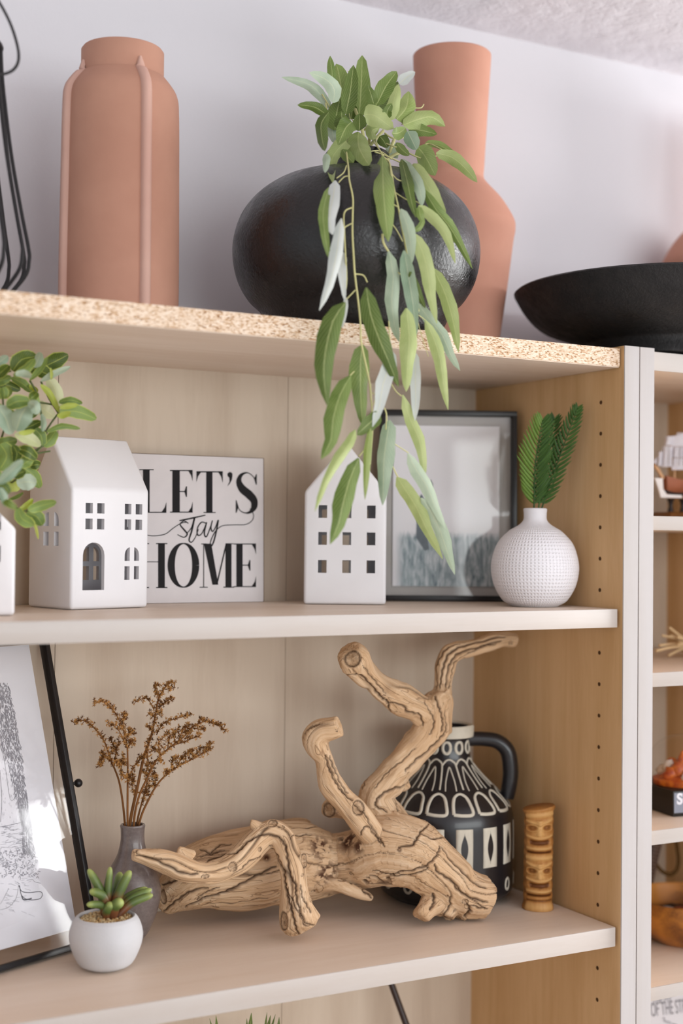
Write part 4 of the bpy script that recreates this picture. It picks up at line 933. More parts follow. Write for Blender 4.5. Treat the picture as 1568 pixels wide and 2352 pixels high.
for label, main, dy, subs in SPR:
    base_ = A(cG[0]+(atY(*cD(main[0]), YG)[0]-cG[0])*.7, YG+dy*.3, zg-.035)
    Pm = [base_]+[atY(*cD(p), YG+dy*(k+1)/len(main)*2.2) for k, p in enumerate(main)]
    C_, _ = catmull(Pm, [0]*len(Pm), 6)
    sp = thing('dried_sprig', label+', in the bottle vase', 'dried flower', (cG[0], YG, zg), 'dried sprigs in the bottle vase')
    m = MB(); L = len(C_); wide = .0017 if 'tallest' in label else .0012
    m.tube(C_, [wide*(1-.72*i/L) for i in range(L)], 6); flo = [MB(), MB()]
    pathn = [(C_, 20 if 'short' not in label else 16, len(C_))]
    for sb_ in subs:
        q = [atY(*cD(p), YG+dy*1.3+(RNG.uniform(-.012, .012))*(k/ (len(sb_)-1))) for k, p in enumerate(sb_)]; Cq, _ = catmull(q, [0]*len(q), 6)
        m.tube(Cq, [.00055*(1-.4*i/len(Cq)) for i in range(len(Cq))], 5); pathn.append((Cq, 1, len(Cq)))
    for Cq, st, Lq in pathn:
        st = int(Lq*.45) if Cq is C_ else 2
        for i in range(st, Lq):
            t_ = (i-st)/max(1, Lq-st)
            for _ in range(4):
                off = nz(RNG.normal(size=3)+A(0, 0, .5))*RNG.uniform(.0005, .0045)
                c_ = np.array(C_[i] if Cq is C_ else Cq[i])+off
                if RNG.rand() < .45: m.tube([np.array(Cq[i]), c_], .0003, 4, cap=False)
                tuft(flo[0 if RNG.rand() < .62 else 1], c_, RNG.uniform(.0014, .0030))
    build(m, 'stem', M['dry_stem'], sp, angle=0)
    tag(build(flo[0], 'florets', M['dry_flower'], sp, smooth=False), kind='stuff'); tag(build(flo[1], 'florets', M['dry_flower2'], sp, smooth=False), kind='stuff')
m = MB(); m.tube([atY(*cD(p), YG-.01) for p in [(560, 1370), (545, 1330), (525, 1295)]], .0004, 5); m.tube([atY(*cD(p), YG-.01) for p in [(548, 1335), (535, 1330)]], .0003, 5)

# jug
YJ = .186; cJf = crop(680, 1440, 2.904)
prj, cJ = pxprofile(1024, YJ, [(128, 2076), (146, 2062), (152, 2030), (154, 1960), (154, 1900), (151, 1860), (138, 1833), (112, 1806), (84, 1778), (62, 1752), (54, 1732), (52, 1700), (56, 1690)])
prof = [(prj[0][0]*.97, ZB+.0004), (prj[0][0]*1.02, ZB+.003)]+[p for p in prj if p[1] > ZB+.006]; prof = smoothprof(prof, 6)
rj_, zj = prof[-1]
jug = thing('ceramic_jug', 'black ceramic jug with cream painted arches and rings and one handle, behind the driftwood', 'jug', (cJ[0], YJ, ZB))
m = MB(); m.lathe(prof, cJ, 96); build(m, 'body', M['jug'], jug, angle=50)
zr1 = atY(1024, 1664, YJ)[2]
m = MB(); m.lathe([(rj_-.001, zj-.0005), (rj_+.0025, zj+.0005), (rj_+.003, zr1-.001), (rj_+.0015, zr1+.0008), (rj_-.003, zr1), (rj_-.004, zj-.03)], cJ, 72); tag(build(m, 'rim', M['cream'], jug, angle=50), 'cream rim band')
m = MB(); m.lathe([(rj_-.0042, zj-.03), (rj_-.0042, zr1-.001)], cJ, 48); build(m, 'inside', M['jug'], jug)
PZ = [(p[1], p[0]) for p in prof]; zs = [p[0] for p in PZ]; rs = [p[1] for p in PZ]
def Rj(z): return float(np.interp(z, zs, rs))
azc = math.atan2(CAM[1]-YJ, CAM[0]-cJ[0])
def onjug(a, z, off=.0004):
    r = Rj(z)+off; return A(cJ[0]+r*math.cos(azc+a), YJ+r*math.sin(azc+a), z)
def jugstroke(m, pts, w):
    pts, _ = catmull([A(*p) for p in pts], [0]*len(pts), 5); vs = []
    for i, p in enumerate(pts):
        r = Rj(p[1]); a = pts[max(0, i-1)]; b = pts[min(len(pts)-1, i+1)]; 
        Pa, Pb = onjug(*a), onjug(*b); T = Pb-Pa; T = T/max(1e-9, np.linalg.norm(T)); c = onjug(p[0], p[1], .0005); N = nz(A(c[0]-cJ[0], c[1]-YJ, r*.3)); S = nz(np.cross(T, N))
        vs += [c+S*w/2, c-S*w/2, c+S*w*.5-N*.0008, c-S*w*.5-N*.0008]
    m.add(vs, [f for i in range(len(pts)-1) for f in ((4*i, 4*i+1, 4*i+5, 4*i+4), (4*i, 4*i+4, 4*i+6, 4*i+2), (4*i+1, 4*i+3, 4*i+7, 4*i+5))])
def zq(v):
    z = atY(1024, v, YJ)[2]; L = np.linalg.norm(A(cJ[0], YJ)-CAM[:2])
    for _ in range(3): z2 = CAM[2]+(atY(1024, v, YJ)[2]-CAM[2])*(L-Rj(z))/L; z = z2
    return z
NA = 15; dA = 2*math.pi/NA
for k in range(NA):
    a0 = (k+.5)*dA+.06
    m = MB(); zc = (zq(1718)); 
    jugstroke(m, [(a0*1.0+.26*math.cos(t)*.62, zc+.0058*math.sin(t)) for t in np.linspace(0, 2*math.pi, 13)], .0028) if k % 1 == 0 and k < 11 else None
    if m.v:
        # neck rings use their own count
        m = MB(); an = k*2*math.pi/11; jugstroke(m, [(an+.17*math.cos(t), zc+.0062*math.sin(t)) for t in np.linspace(0, 2*math.pi, 13)], .003); build(m, 'painted_ring', M['cream'], jug, angle=0)
    m = MB(); zt, zb2 = zq(1825), zq(1874); h = .36*dA
    jugstroke(m, [(a0-h, zb2+.001), (a0-h, (zt+zb2)/2), (a0-h*.75, zt-.003), (a0, zt), (a0+h*.75, zt-.003), (a0+h, (zt+zb2)/2), (a0+h, zb2+.001), (a0, zb2), (a0-h, zb2+.001)], .0034); build(m, 'painted_arch', M['cream'], jug, angle=0)
    m = MB(); jugstroke(m, [(a0+.06*math.cos(t), zq(2047)+.0058*math.sin(t)) for t in np.linspace(0, 2*math.pi, 13)], .0026); build(m, 'painted_ring', M['cream'], jug, angle=0)
    # upper long arches and the wavy collar
    if k < 12:
        b0 = k*2*math.pi/12+.1; hh = .19
        m = MB(); jugstroke(m, [(b0-hh*.62, zq(1818)), (b0-hh*.6, zq(1795)), (b0-hh*.3, zq(1772)), (b0, zq(1762)), (b0+hh*.3, zq(1772)), (b0+hh*.6, zq(1795)), (b0+hh*.62, zq(1818))], .0013); build(m, 'painted_arch', M['cream'], jug, angle=0)
        m = MB(); jugstroke(m, [(b0+.26+.02, zq(1815)), (b0+.26, zq(1760)), (b0+.13, zq(1748)), (b0, zq(1745)), (b0-.13, zq(1748)), (b0-.26, zq(1758))], .0018); build(m, 'painted_collar', M['cream'], jug, angle=0)
    # panels with lens
    m = MB(); zt, zb2 = zq(1906), zq(1998); h = .30*dA; N_ = 14; vs = []; hole = lambda s: .42*h*math.sin(math.pi*max(0, min(1, (s-.13)/.74)))**1.0
    for sgn in (-1, 1):
        vs = []
        for i in range(N_+1):
            s = i/N_; z = zt+(zb2-zt)*s; vs += [onjug(a0+sgn*hole(s), z, .0005), onjug(a0+sgn*(hole(s)+h)/2, z, .0005), onjug(a0+sgn*h, z, .0005), onjug(a0+sgn*h, z, -.0003)]
        m.add(vs, [(4*i+j, 4*i+j+1, 4*i+j+5, 4*i+j+4)[::sgn] for i in range(N_) for j in range(3)])
    build(m, 'painted_panel', M['cream'], jug, angle=0)
dR = nz(A(Rv[0], Rv[1], 0)); hp = []
for u, v in [(1070, 1697), (1110, 1697), (1142, 1703), (1165, 1725), (1172, 1765), (1170, 1800), (1163, 1832)]:
    hp.append(atP(u, v, A(cJ[0], YJ, 0), nz(A(Fv[0], Fv[1], 0))))
m = MB(); m.tube(hp, [.0078, .0078, .0082, .0086, .0086, .0084, .0080], 14, smooth=6); build(m, 'handle', M['jug'], jug)

# carved totem
cT = atZ(1251, 2092, ZB); cT = A(cT[0], cT[1]+.012, ZB+.0003); rT = 37/ppm(cT); HT = (2094-1862)/ppm(cT)
def tiki_disp(a, s):
    """a angle from the front (rad), s height 0..1 -> radial offset, tone"""
    x = a/1.15; d = 0.0; g = lambda z, w: math.exp(-(z/w)**2)
    for base, sc_ in ((.56, .42), (.14, .42)):
        t = (s-base)/sc_
        if not -.05 < t < 1.05: continue
        d += .0022*g(t-.90, .05)*(1 if abs(x) < 1.1 else 0)
        brow = t-(.72+.10*abs(x)-.03); d += .0022*g(brow, .035)*g(x, 1.2)
        eye = math.hypot((abs(x)-.5)/.30, (t-.60)/.055); d += -.0022*g(eye, .95)+.0014*g(eye, .42)+.0012*g(eye-1.35, .22)
        d += .0030*g(x, .16)*(1 if .42 < t < .78 else .2*g(t-.42, .05)); d += .0016*g(x, .3)*g(t-.45, .04)
        lip = t-(.38+.07*abs(x)**1.5-.02); d += .0026*g(lip, .028)*g(x, 1.15)
        mouth = g((t-.25-.05*x*x)/.05, 1)*(1 if abs(x) < .55 else g(abs(x)-.55, .12)); d += -.0034*mouth
        d += .0010*g((t-.25)/.012, 1)*g(x, .7)
        lip2 = t-(.12+.02*x*x); d += .0022*g(lip2, .03)*g(x, 1.1); d += -.0028*g(t-.03, .025)
    d += -.0016*g(s-.10, .012); d += .0012*g(s-.04, .04)
    w = max(0.0, min(1.0, (1.2-abs(a))/.25)); w = w*w*(3-2*w)
    return d*w*.85+(1-w)*(-.0004+.0003*math.sin(s*60))
m = MB(); NZ, NAz = 190, 120; vs = []; at = []; azt = math.atan2(CAM[1]-cT[1], CAM[0]-cT[0])+.10
for i in range(NZ+1):
    s = i/NZ
    for k in range(NAz):
        a = (k/NAz*2-1)*math.pi; d = tiki_disp(a, s); flare = .0018*math.exp(-((s-.985)/.02)**2)+.0012*math.exp(-(s/.05)**2); r = rT-.0014+d+flare
        r *= (1+.02*math.sin(3*a+s*4)); vs.append((cT[0]+r*math.cos(azt+a), cT[1]+r*math.sin(azt+a), cT[2]+HT*s+(.0025*math.sin(a)*s**8))); at.append(.5+d*300)  # carving shade put into the tone: hollows darker, ridges lighter
fs = [(i*NAz+k, i*NAz+(k+1) % NAz, (i+1)*NAz+(k+1) % NAz, (i+1)*NAz+k) for i in range(NZ) for k in range(NAz)]+[tuple(range(NAz))[::-1], tuple(NZ*NAz+k for k in range(NAz))]
m.add(vs, fs, None, at); o = build(m, 'carved_totem', M['tiki'], None, cT, angle=60); tag(o, 'small carved wooden totem with two stacked scowling faces, right of the black jug', 'figurine')

# ================================================================== DRIFTWOOD
def hash3(ix, iy, iz):
    h = (ix.astype(np.int64)*374761393+iy.astype(np.int64)*668265263+iz.astype(np.int64)*2147483647) & 0xffffffff
    h = ((h ^ (h >> 13))*1274126177) & 0xffffffff; h = h ^ (h >> 16); return (h & 0xffff)/65535.0*2-1
def vnoise(P):
    i = np.floor(P).astype(np.int64); f = P-i; f = f*f*(3-2*f); r = 0
    for a in (0, 1):
        for b in (0, 1):
            for c in (0, 1):
                w = (f[:, 0] if a else 1-f[:, 0])*(f[:, 1] if b else 1-f[:, 1])*(f[:, 2] if c else 1-f[:, 2])
                r = r+w*hash3(i[:, 0]+a, i[:, 1]+b, i[:, 2]+c)
    return r
cD2, cE, cFf = crop(280, 1840, 3.136), crop(620, 1780, 2.904), crop(680, 1440, 2.904)
I_ = lambda p: p
def nodes(cr_, s, lst): return [(*cr_((x, y)), r/s, Y) for x, y, r, Y in lst]
DB = {
 'log': nodes(I_, 1, [(368, 2078, 30, .222), (400, 2050, 54, .215), (439, 2024, 72, .206), (487, 2007, 84, .200), (567, 2002, 86, .195), (663, 1978, 93, .190), (715, 1978, 84, .186), (765, 1980, 66, .182), (826, 1972, 66, .158), (890, 1952, 86, .132), (950, 1962, 80, .112), (1008, 2000, 67, .100), (1055, 2042, 54, .094), (1090, 2058, 50, .088), (1122, 2058, 46, .086)]),
 'arch': nodes(cD2, 3.136, [(75, 385, 42, .140), (200, 405, 66, .138), (330, 440, 84, .136), (460, 500, 82, .134), (580, 520, 78, .132), (690, 505, 88, .132), (800, 455, 86, .132), (890, 370, 92, .134), (975, 290, 92, .136), (1065, 225, 92, .136), (1145, 265, 92, .132), (1195, 370, 88, .124), (1230, 490, 92, .118), (1245, 620, 98, .112), (1262, 750, 122, .108), (1285, 870, 158, .106), (1310, 935, 98, .104)]),
 'horn': nodes(cFf, 2.904, [(298, 655, 74, .120), (240, 672, 78, .124), (170, 688, 84, .130), (125, 735, 80, .134), (140, 800, 76, .136), (180, 870, 58, .136), (195, 930, 60, .135), (225, 1030, 78, .132), (290, 1120, 84, .128), (370, 1210, 92, .122), (430, 1290, 88, .120), (492, 1375, 82, .120), (560, 1430, 62, .124)]),
 'trunk': nodes(cFf, 2.904, [(620, 1330, 150, .152), (560, 1220, 128, .150), (520, 1130, 112, .148), (570, 1060, 106, .146), (680, 940, 98, .144), (790, 820, 98, .142), (885, 700, 118, .140), (905, 610, 128, .140), (930, 530, 118, .140), (970, 460, 78, .142)]),
 'right': nodes(cFf, 2.904, [(945, 540, 90, .140), (978, 450, 74, .142), (975, 385, 62, .143), (985, 310, 62, .144), (1010, 215, 66, .145), (1060, 160, 66, .146), (1130, 145, 56, .148), (1250, 112, 52, .150), (1370, 82, 46, .152), (1440, 85, 42, .153), (1462, 90, 30, .153)]),
 'left': nodes(cFf, 2.904, [(900, 600, 110, .140), (800, 530, 96, .136), (690, 480, 98, .132), (600, 430, 84, .128), (520, 365, 76, .124), (450, 300, 82, .120), (385, 215, 106, .116), (350, 165, 78, .114)]),
 'stub': nodes(cFf, 2.904, [(340, 1230, 60, .168), (260, 1218, 60, .165), (205, 1212, 54, .163)]),
 'base': nodes(cE, 2.904, [(620, 560, 120, .152), (700, 430, 130, .136), (760, 330, 95, .142), (720, 250, 90, .142)]),
 'toeA': nodes(cE, 2.904, [(1230, 690, 110, .108), (1120, 800, 92, .098), (1040, 900, 66, .092), (1010, 950, 56, .090)]),
 'toeB': nodes(cE, 2.904, [(1270, 720, 110, .106), (1200, 850, 88, .096), (1160, 950, 72, .090)]),
 'toeC': nodes(cE, 2.904, [(1330, 760, 90, .104), (1290, 860, 78, .096), (1250, 945, 58, .092)]),
 'toeD': nodes(cE, 2.904, [(1360, 790, 62, .098), (1385, 860, 54, .092), (1400, 905, 38, .09)]),
 'spur': nodes(cE, 2.904, [(330, 720, 62, .158), (430, 730, 42, .146), (560, 775, 28, .138), (680, 822, 17, .134)]),
 'barb': nodes(cD2, 3.136, [(500, 400, 40, .137), (430, 358, 26, .138), (405, 345, 18, .138)]),
 'nub': nodes(cD2, 3.136, [(1000, 200, 50, .138), (940, 165, 36, .140), (920, 160, 30, .141)]),
 'nubB': nodes(cD2, 3.136, [(1270, 430, 70, .118), (1330, 425, 44, .116)]),
 'knee': nodes(cFf, 2.904, [(640, 1010, 70, .146), (720, 1060, 40, .144), (755, 1062, 18, .144)]),
 'ridge': nodes(cFf, 2.904, [(975, 440, 74, .140), (1010, 500, 52, .136), (1000, 600, 50, .134), (985, 700, 46, .134)]),
 'hump': nodes(cD2, 3.136, [(600, 330, 70, .212), (760, 300, 70, .215), (1250, 190, 70, .215), (1330, 200, 60, .212)]),
}
mb = MB(); segs = []; off = 0.0
for bi, (nm, nd) in enumerate(DB.items()):
    Pn = []; Rn = []
    for u, v, r, Y in nd:
        p = atY(u, v, Y); rr = r/ppm(p)
        Pn.append(p); Rn.append(rr)
    Cn, Rc = catmull(Pn, Rn, 5); mb.tube(Cn, Rc, 20)
    T = [nz(Cn[min(i+1, len(Cn)-1)]-Cn[max(i-1, 0)]) for i in range(len(Cn))]; N = nz(np.cross(T[0], A(.3, .5, .8))); s = off
    for i in range(len(Cn)-1):
        N = nz(N-T[i]*np.dot(N, T[i])); B = np.cross(T[i], N); L = np.linalg.norm(Cn[i+1]-Cn[i])
        segs.append((Cn[i], (Cn[i+1]-Cn[i]), L, Rc[i], Rc[i+1], N.copy(), B.copy(), s, bi)); s += L
    off = s+.7
me = bpy.data.meshes.new('driftwood'); me.from_pydata(mb.v, [], mb.f)
ob = bpy.data.objects.new('tmp', me); COL.objects.link(ob)
rm = ob.modifiers.new('r', 'REMESH'); rm.mode = 'VOXEL'; rm.voxel_size = .00115
sm_ = ob.modifiers.new('s', 'SMOOTH'); sm_.factor = .5; sm_.iterations = 11
bpy.context.view_layer.update(); fm = bpy.data.meshes.new_from_object(ob.evaluated_get(bpy.context.evaluated_depsgraph_get())); bpy.data.objects.remove(ob)
nv = len(fm.vertices); co = np.empty(nv*3); fm.vertices.foreach_get('co', co); co = co.reshape(-1, 3); no = np.empty(nv*3); fm.vertices.foreach_get('normal', no); no = no.reshape(-1, 3)
bd = np.full(nv, 1e9); q = np.zeros((nv, 3)); wsum = np.zeros(nv)
for (p0, d, L, r0, r1, N, B, s, bi) in segs:
    rel = co-p0; t = np.clip(rel@d/(L*L), 0, 1); c = rel-t[:, None]*d; dist = np.linalg.norm(c, axis=1)/(r0+(r1-r0)*t)
    k = dist < bd; bd[k] = dist[k]
    q[k, 0] = s+t[k]*L; q[k, 1] = c[k]@N+bi*.137; q[k, 2] = c[k]@B+bi*.211
lf = np.stack([vnoise(co*38+5), vnoise(co*38+17), vnoise(co*38+31)], 1)
qw = q.copy(); qw[:, 1:] += lf[:, :2]*.0035
amp = (vnoise(co*22)*.6+vnoise(co*55+9)*.4)*.0042
g1 = vnoise(qw*A(11, 120, 120)); g2 = vnoise(qw*A(26, 300, 300)+3.3); g3 = vnoise(qw*A(6, 62, 62)+8.1)
crk = np.clip(1-np.abs(g3)/.055, 0, 1)*np.clip(vnoise(qw*A(8, 25, 25)+40)*3+.9, 0, 1)
gf = vnoise(co*A(95, 95, 95)+77)
disp = amp+np.clip(gf, -.2, 1)*.0016*(co[:, 0] > atY(900, 2000, .13)[0])+g1*.0011+g2*.0005-(1-np.abs(g1))**6*.0006-crk*.0026
# knots: (pixel centre, radius px, yscale)
dark = crk*.85; knots = []
from mathutils.bvhtree import BVHTree
bvh = BVHTree.FromPolygons([tuple(c) for c in co], [tuple(p.vertices) for p in fm.polygons])
KN = [(cD2(( 1165, 865)), 13, 1.7), (cD2((795, 475)), 10.5, 1), (cD2((600, 542)), 10, .5), (cD2((1088, 157)), 11, .75), (cD2((1158, 192)), 5, 1), (cD2((1325, 425)), 13, 1.5), (cD2((1360, 708)), 6, 1.1), (cD2((1425, 930)), 7.5, 1.1), (cD2((1300, 530)), 4, 1), (cD2((990, 347)), 5, 1), (cD2((1375, 645)), 5, .8),
      (cFf((377, 213)), 18, 1.05), (cFf((415, 1205)), 15, 1.2), (cFf((215, 1225)), 16, 1.1), (cFf((585, 465)), 5, 1), (cFf((1430, 105)), 6, .8), (cE((1300, 845)), 8, 1), (cE((1255, 955)), 6, 1), (cFf((275, 690)), 5, .8), (cE((425, 650)), 6, .6), (cE((545, 655)), 6, .6), (cD2((300, 690)), 9, 2), (cD2((685, 768)), 5, .6)]
for (u, v), rp_, ys in KN:
    d = ray(u, v); hit = bvh.ray_cast(Vector(CAM), Vector(nz(d)))
    if hit[0] is None: continue
    h = np.array(hit[0]); s_ = ppm(h); rr = rp_/s_; rel = co-h; dx = rel@Rv; dy = (rel@Uv)/ys; dz = (rel@Fv)
    dist = np.sqrt(dx*dx+dy*dy+(dz*.7)**2)/rr; msk = (dist < 2.2)&(no@nz(h-CAM) < .35)
    ring = np.exp(-((dist-1.18)/.26)**2)*.13*rr; pit = np.clip(1-(dist/.95)**4, 0, 1)*.30*rr
    rough_ = vnoise(co*900)*.06*rr*(dist < .9)
    disp = np.where(msk, disp*np.clip(dist/1.6, .1, 1)+ring-pit+rough_, disp)
    dark = np.where(msk, np.maximum(dark*np.clip(dist-.6, 0, 1), np.exp(-((dist-.92)/.10)**2)*.9+np.clip(1-dist/.9, 0, 1)**.4*(.45+.35*vnoise(co*700))), dark); knots.append((h, rr))
CR = [(cD2, [(90, 388), (200, 410), (330, 470), (450, 522), (548, 526)], 1.5), (cD2, [(600, 440), (710, 400), (830, 370), (900, 300), (1000, 242), (1080, 246), (1160, 290), (1190, 400), (1210, 540), (1250, 600), (1255, 690), (1310, 860), (1400, 905)], 1.3),
 (cD2, [(1060, 320), (1125, 390), (1165, 520), (1180, 620), (1210, 740), (1235, 850), (1270, 960), (1360, 1000)], 1.3), (cD2, [(1110, 465), (1000, 520), (870, 590), (770, 645), (700, 672), (560, 720), (450, 770)], 1.5),
 (cD2, [(620, 622), (500, 650), (400, 710), (300, 800)], 1.2), (cD2, [(410, 560), (350, 585), (285, 602)], 1.3), (cD2, [(700, 620), (640, 640), (560, 690), (540, 720)], .8), (cD2, [(1180, 620), (1270, 800), (1330, 900), (1440, 870)], .8),
 (cD2, [(1290, 600), (1300, 700), (1350, 780), (1360, 800)], .9), (cD2, [(560, 350), (640, 380), (700, 330), (790, 320)], .8), (cD2, [(1210, 250), (1290, 245), (1370, 235)], .8), (cD2, [(740, 360), (640, 390), (560, 400)], .8),
 (cD2, [(1050, 690), (900, 720), (760, 740), (600, 745)], .8), (cD2, [(780, 540), (860, 480), (900, 440), (1000, 390)], .8),
 (cFf, [(190, 850), (215, 940), (260, 1030), (310, 1100), (380, 1160)], 1.2), (cFf, [(215, 860), (250, 950), (300, 1050), (350, 1110)], 1.0), (cFf, [(290, 230), (330, 300), (430, 328), (500, 400), (560, 470), (610, 510), (630, 585)], 1.4),
 (cFf, [(600, 510), (700, 520), (750, 570), (820, 590), (845, 660)], 1.2), (cFf, [(440, 250), (500, 330), (560, 400), (600, 450)], .7), (cFf, [(1000, 560), (1005, 650), (975, 730), (900, 800), (800, 890), (720, 960)], 1.3),
 (cFf, [(920, 450), (960, 540), (985, 620), (970, 700)], 1.2), (cFf, [(860, 500), (900, 560), (920, 640), (890, 720)], .8), (cFf, [(760, 1030), (680, 1060), (600, 1100), (545, 1150), (530, 1195), (600, 1230)], 1.3),
 (cFf, [(1400, 60), (1250, 90), (1100, 130), (1010, 190), (970, 300), (950, 400)], 1.3), (cFf, [(1370, 90), (1200, 140), (1080, 180), (1020, 260), (1000, 400)], 1.3), (cFf, [(1330, 110), (1180, 160), (1060, 230), (1035, 330), (1020, 410)], 1.0), (cFf, [(1090, 110), (1000, 150), (940, 260), (925, 400)], 1.0),
 (cFf, [(640, 830), (560, 920), (470, 1010), (430, 1080)], .7), (cFf, [(800, 800), (700, 900), (600, 980), (520, 1080)], .6),
 (cE, [(1095, 590), (1120, 650), (1200, 700), (1280, 790), (1400, 840), (1450, 850)], 1.3), (cE, [(1150, 470), (1210, 570), (1330, 690), (1440, 760)], 1.2), (cE, [(1000, 380), (1090, 420), (1170, 400)], 1.0), (cE, [(850, 480), (950, 460), (1000, 380), (1060, 320)], 1.2), (cE, [(830, 660), (950, 640), (1050, 600), (1120, 520), (1140, 470)], 1.1),
 (cE, [(680, 640), (760, 660), (860, 680), (980, 660), (1060, 620)], .9), (cE, [(1340, 870), (1400, 890), (1450, 895)], 1.0), (cE, [(1200, 690), (1300, 800), (1450, 900)], .7), (cE, [(140, 350), (250, 345), (380, 350)], .8), (cE, [(600, 400), (640, 340), (700, 400), (740, 460)], 1.0), (cE, [(560, 190), (620, 250), (680, 350), (740, 440), (760, 480)], 1.0),
 (cE, [(450, 700), (560, 740), (640, 790), (685, 820)], 1.2), (cE, [(1080, 790), (1090, 850), (1060, 900)], 1.3), (cE, [(1180, 800), (1200, 860), (1150, 940)], 1.0), (cE, [(1310, 860), (1330, 910), (1290, 950)], 1.6)]
for crf, pl, wd in CR:
    pp_, _ = catmull([A(*crf(p)) for p in pl], [0]*len(pl), 14); H_ = []
    for i, p in enumerate(pp_):
        p = p+A(1.3*math.sin(i*.9+len(H_)*.1), 1.1*math.sin(i*.53+1))
        h = bvh.ray_cast(Vector(CAM), Vector(nz(ray(*p))))
        if h[0] is not None: H_.append(np.array(h[0]))
    if len(H_) < 3: continue
    H_ = np.array(H_); lo, hi = H_.min(0)-.004, H_.max(0)+.004
    ix = np.where(((co > lo)&(co < hi)).all(1))[0]; dmin = np.full(len(ix), 9.0); tt_ = np.zeros(len(ix)); vv = co[ix]
    for j in range(len(H_)-1):
        e = H_[j+1]-H_[j]; l2 = e@e
        if l2 > .012**2 or l2 < 1e-12: continue
        tq = np.clip(((vv-H_[j])@e)/l2, 0, 1); d_ = np.linalg.norm(vv-H_[j]-tq[:, None]*e, axis=1); k = d_ < dmin; dmin[k] = d_[k]; tt_[k] = (j+tq[k])/len(H_)
    wloc = .00085*wd*(.45+.75*np.sin(np.pi*np.clip(tt_, 0, 1))**.5)*(1+.3*vnoise(vv*260)); gg = np.exp(-(dmin/wloc)**2)
    dark[ix] = np.maximum(dark[ix], gg*.95); disp[ix] -= gg*.0016*wd; disp[ix] += np.exp(-((dmin-wloc*2.1)/(wloc*1.1))**2)*.0003
co2 = co+no*disp[:, None]
# flat sawn ends: horn tip and log end
def flat_end(p, nrm, R_):
    global co2
    rel = co2-p; dd = rel@nrm; near = (np.linalg.norm(rel, axis=1) < R_)&(dd > 0); co2[near] -= nrm*dd[near, None]*.9
pe = atY(1116, 2057, .086); flat_end(pe, nz(atY(1122, 2057, .086)-atY(1080, 2050, .088)), .06)
pe = atY(*cFf((292, 657)), .120); flat_end(pe, nz(atY(*cFf((298, 640)), .116)-atY(*cFf((240, 665)), .124)), .04)
co2[:, 2] = np.maximum(co2[:, 2], ZB+.0006)
co2[:, 1] = np.minimum(co2[:, 1], D-.003)
# keep the tip under the middle shelf
zmax = ZM-.01832-.0008; co2[:, 2] = np.minimum(co2[:, 2], zmax)
st = np.zeros(nv)
for (u, v), R_ in ((cE((520, 440)), 34), (cE((340, 480)), 34), (cE((400, 640)), 24), (cE((350, 680)), 20), (cE((590, 480)), 20), (cD2((1470, 480)), 22), (cE((860, 500)), 7), (cE((280, 300)), 16), (cD2((1040, 410)), 10)):
    d = ray(u, v); hit = bvh.ray_cast(Vector(CAM), Vector(nz(d)))
    if hit[0] is None: continue
    h = np.array(hit[0]); dist = np.linalg.norm(co-h, axis=1)*ppm(h)/R_
    st = np.maximum(st, np.clip((1.15-dist)*1.2, 0, 1)*np.clip((vnoise(co*210+2)+vnoise(co*480)*.6+.12)*6, 0, 1))
fm.vertices.foreach_set('co', (co2-pe*0).ravel())
at = fm.attributes.new('dark', 'FLOAT', 'POINT'); at.data.foreach_set('value', np.clip(dark, 0, 1))
at = fm.attributes.new('stain', 'FLOAT', 'POINT'); at.data.foreach_set('value', np.clip(st, 0, .95))
at = fm.attributes.new('grain', 'FLOAT_VECTOR', 'POINT'); at.data.foreach_set('vector', qw.ravel())
orgD = atZ(700, 2150, ZB); fm.transform(Matrix.Translation(-Vector(orgD))); fm.shade_smooth(); fm.name = 'driftwood'; fm.materials.clear(); fm.materials.append(M['drift'])
dw = link('driftwood', fm, None, tuple(orgD)); tag(dw, 'large pale gnarled driftwood branch with upright horns, in the middle of the lower shelf', 'driftwood')
print('driftwood verts', nv)

# ================================================================== BELOW THE LOWER SHELF
m = MB(); p0 = atY(893, 2245, .235); p1 = atY(935, 2360, .215); dd = (p1-p0); tt = (-.7170-p0[2])/dd[2]; pb = p0+dd*tt; pt_ = p0-dd*.55
pt_[2] = min(pt_[2], -.424); m.tube([pt_, pb], .0036, 12); tag(build(m, 'wooden_rod', M['rod'], None, pb, angle=40), 'dark brown wooden rod slanting in the compartment under the driftwood', 'rod')
gp = thing('grass_plant', 'green blades peeking up from under the lower shelf at the bottom of the photo', 'plant', (atY(560, 2352, .17)[0], .17, -.7196))
gc = A(atY(560, 2352, .17)[0], .17)
m = MB(); m.lathe([(.03, -.7195), (.034, -.715), (.042, -.655), (.043, -.64), (.039, -.64), (.037, -.65), (.001, -.652)], gc, 40); build(m, 'pot', M['ceramic'], gp, angle=40)
cQ = crop(460, 2280, 7.127)
for x, y, w in ((255, 370, 45), (835, 330, 70), (1150, 370, 60), (1230, 350, 25), (1290, 400, 60), (1090, 320, 12), (150, 420, 30), (760, 420, 40), (900, 520, 50)):
    tip = atY(*cQ((x, y)), .17+random.uniform(-.02, .02)); b0 = A(gc[0]+random.uniform(-.02, .02), gc[1]+random.uniform(-.02, .02), -.655)
    m = MB(); mid = b0*.5+tip*.5+A((tip[0]-b0[0])*.1, 0, .02); leaf_mesh(m, [b0, mid, tip], max(.0022, w/7.127/2200), .3, random.uniform(-.3, .3), 10, .9); build(m, 'blade', WL[0], gp, angle=0)

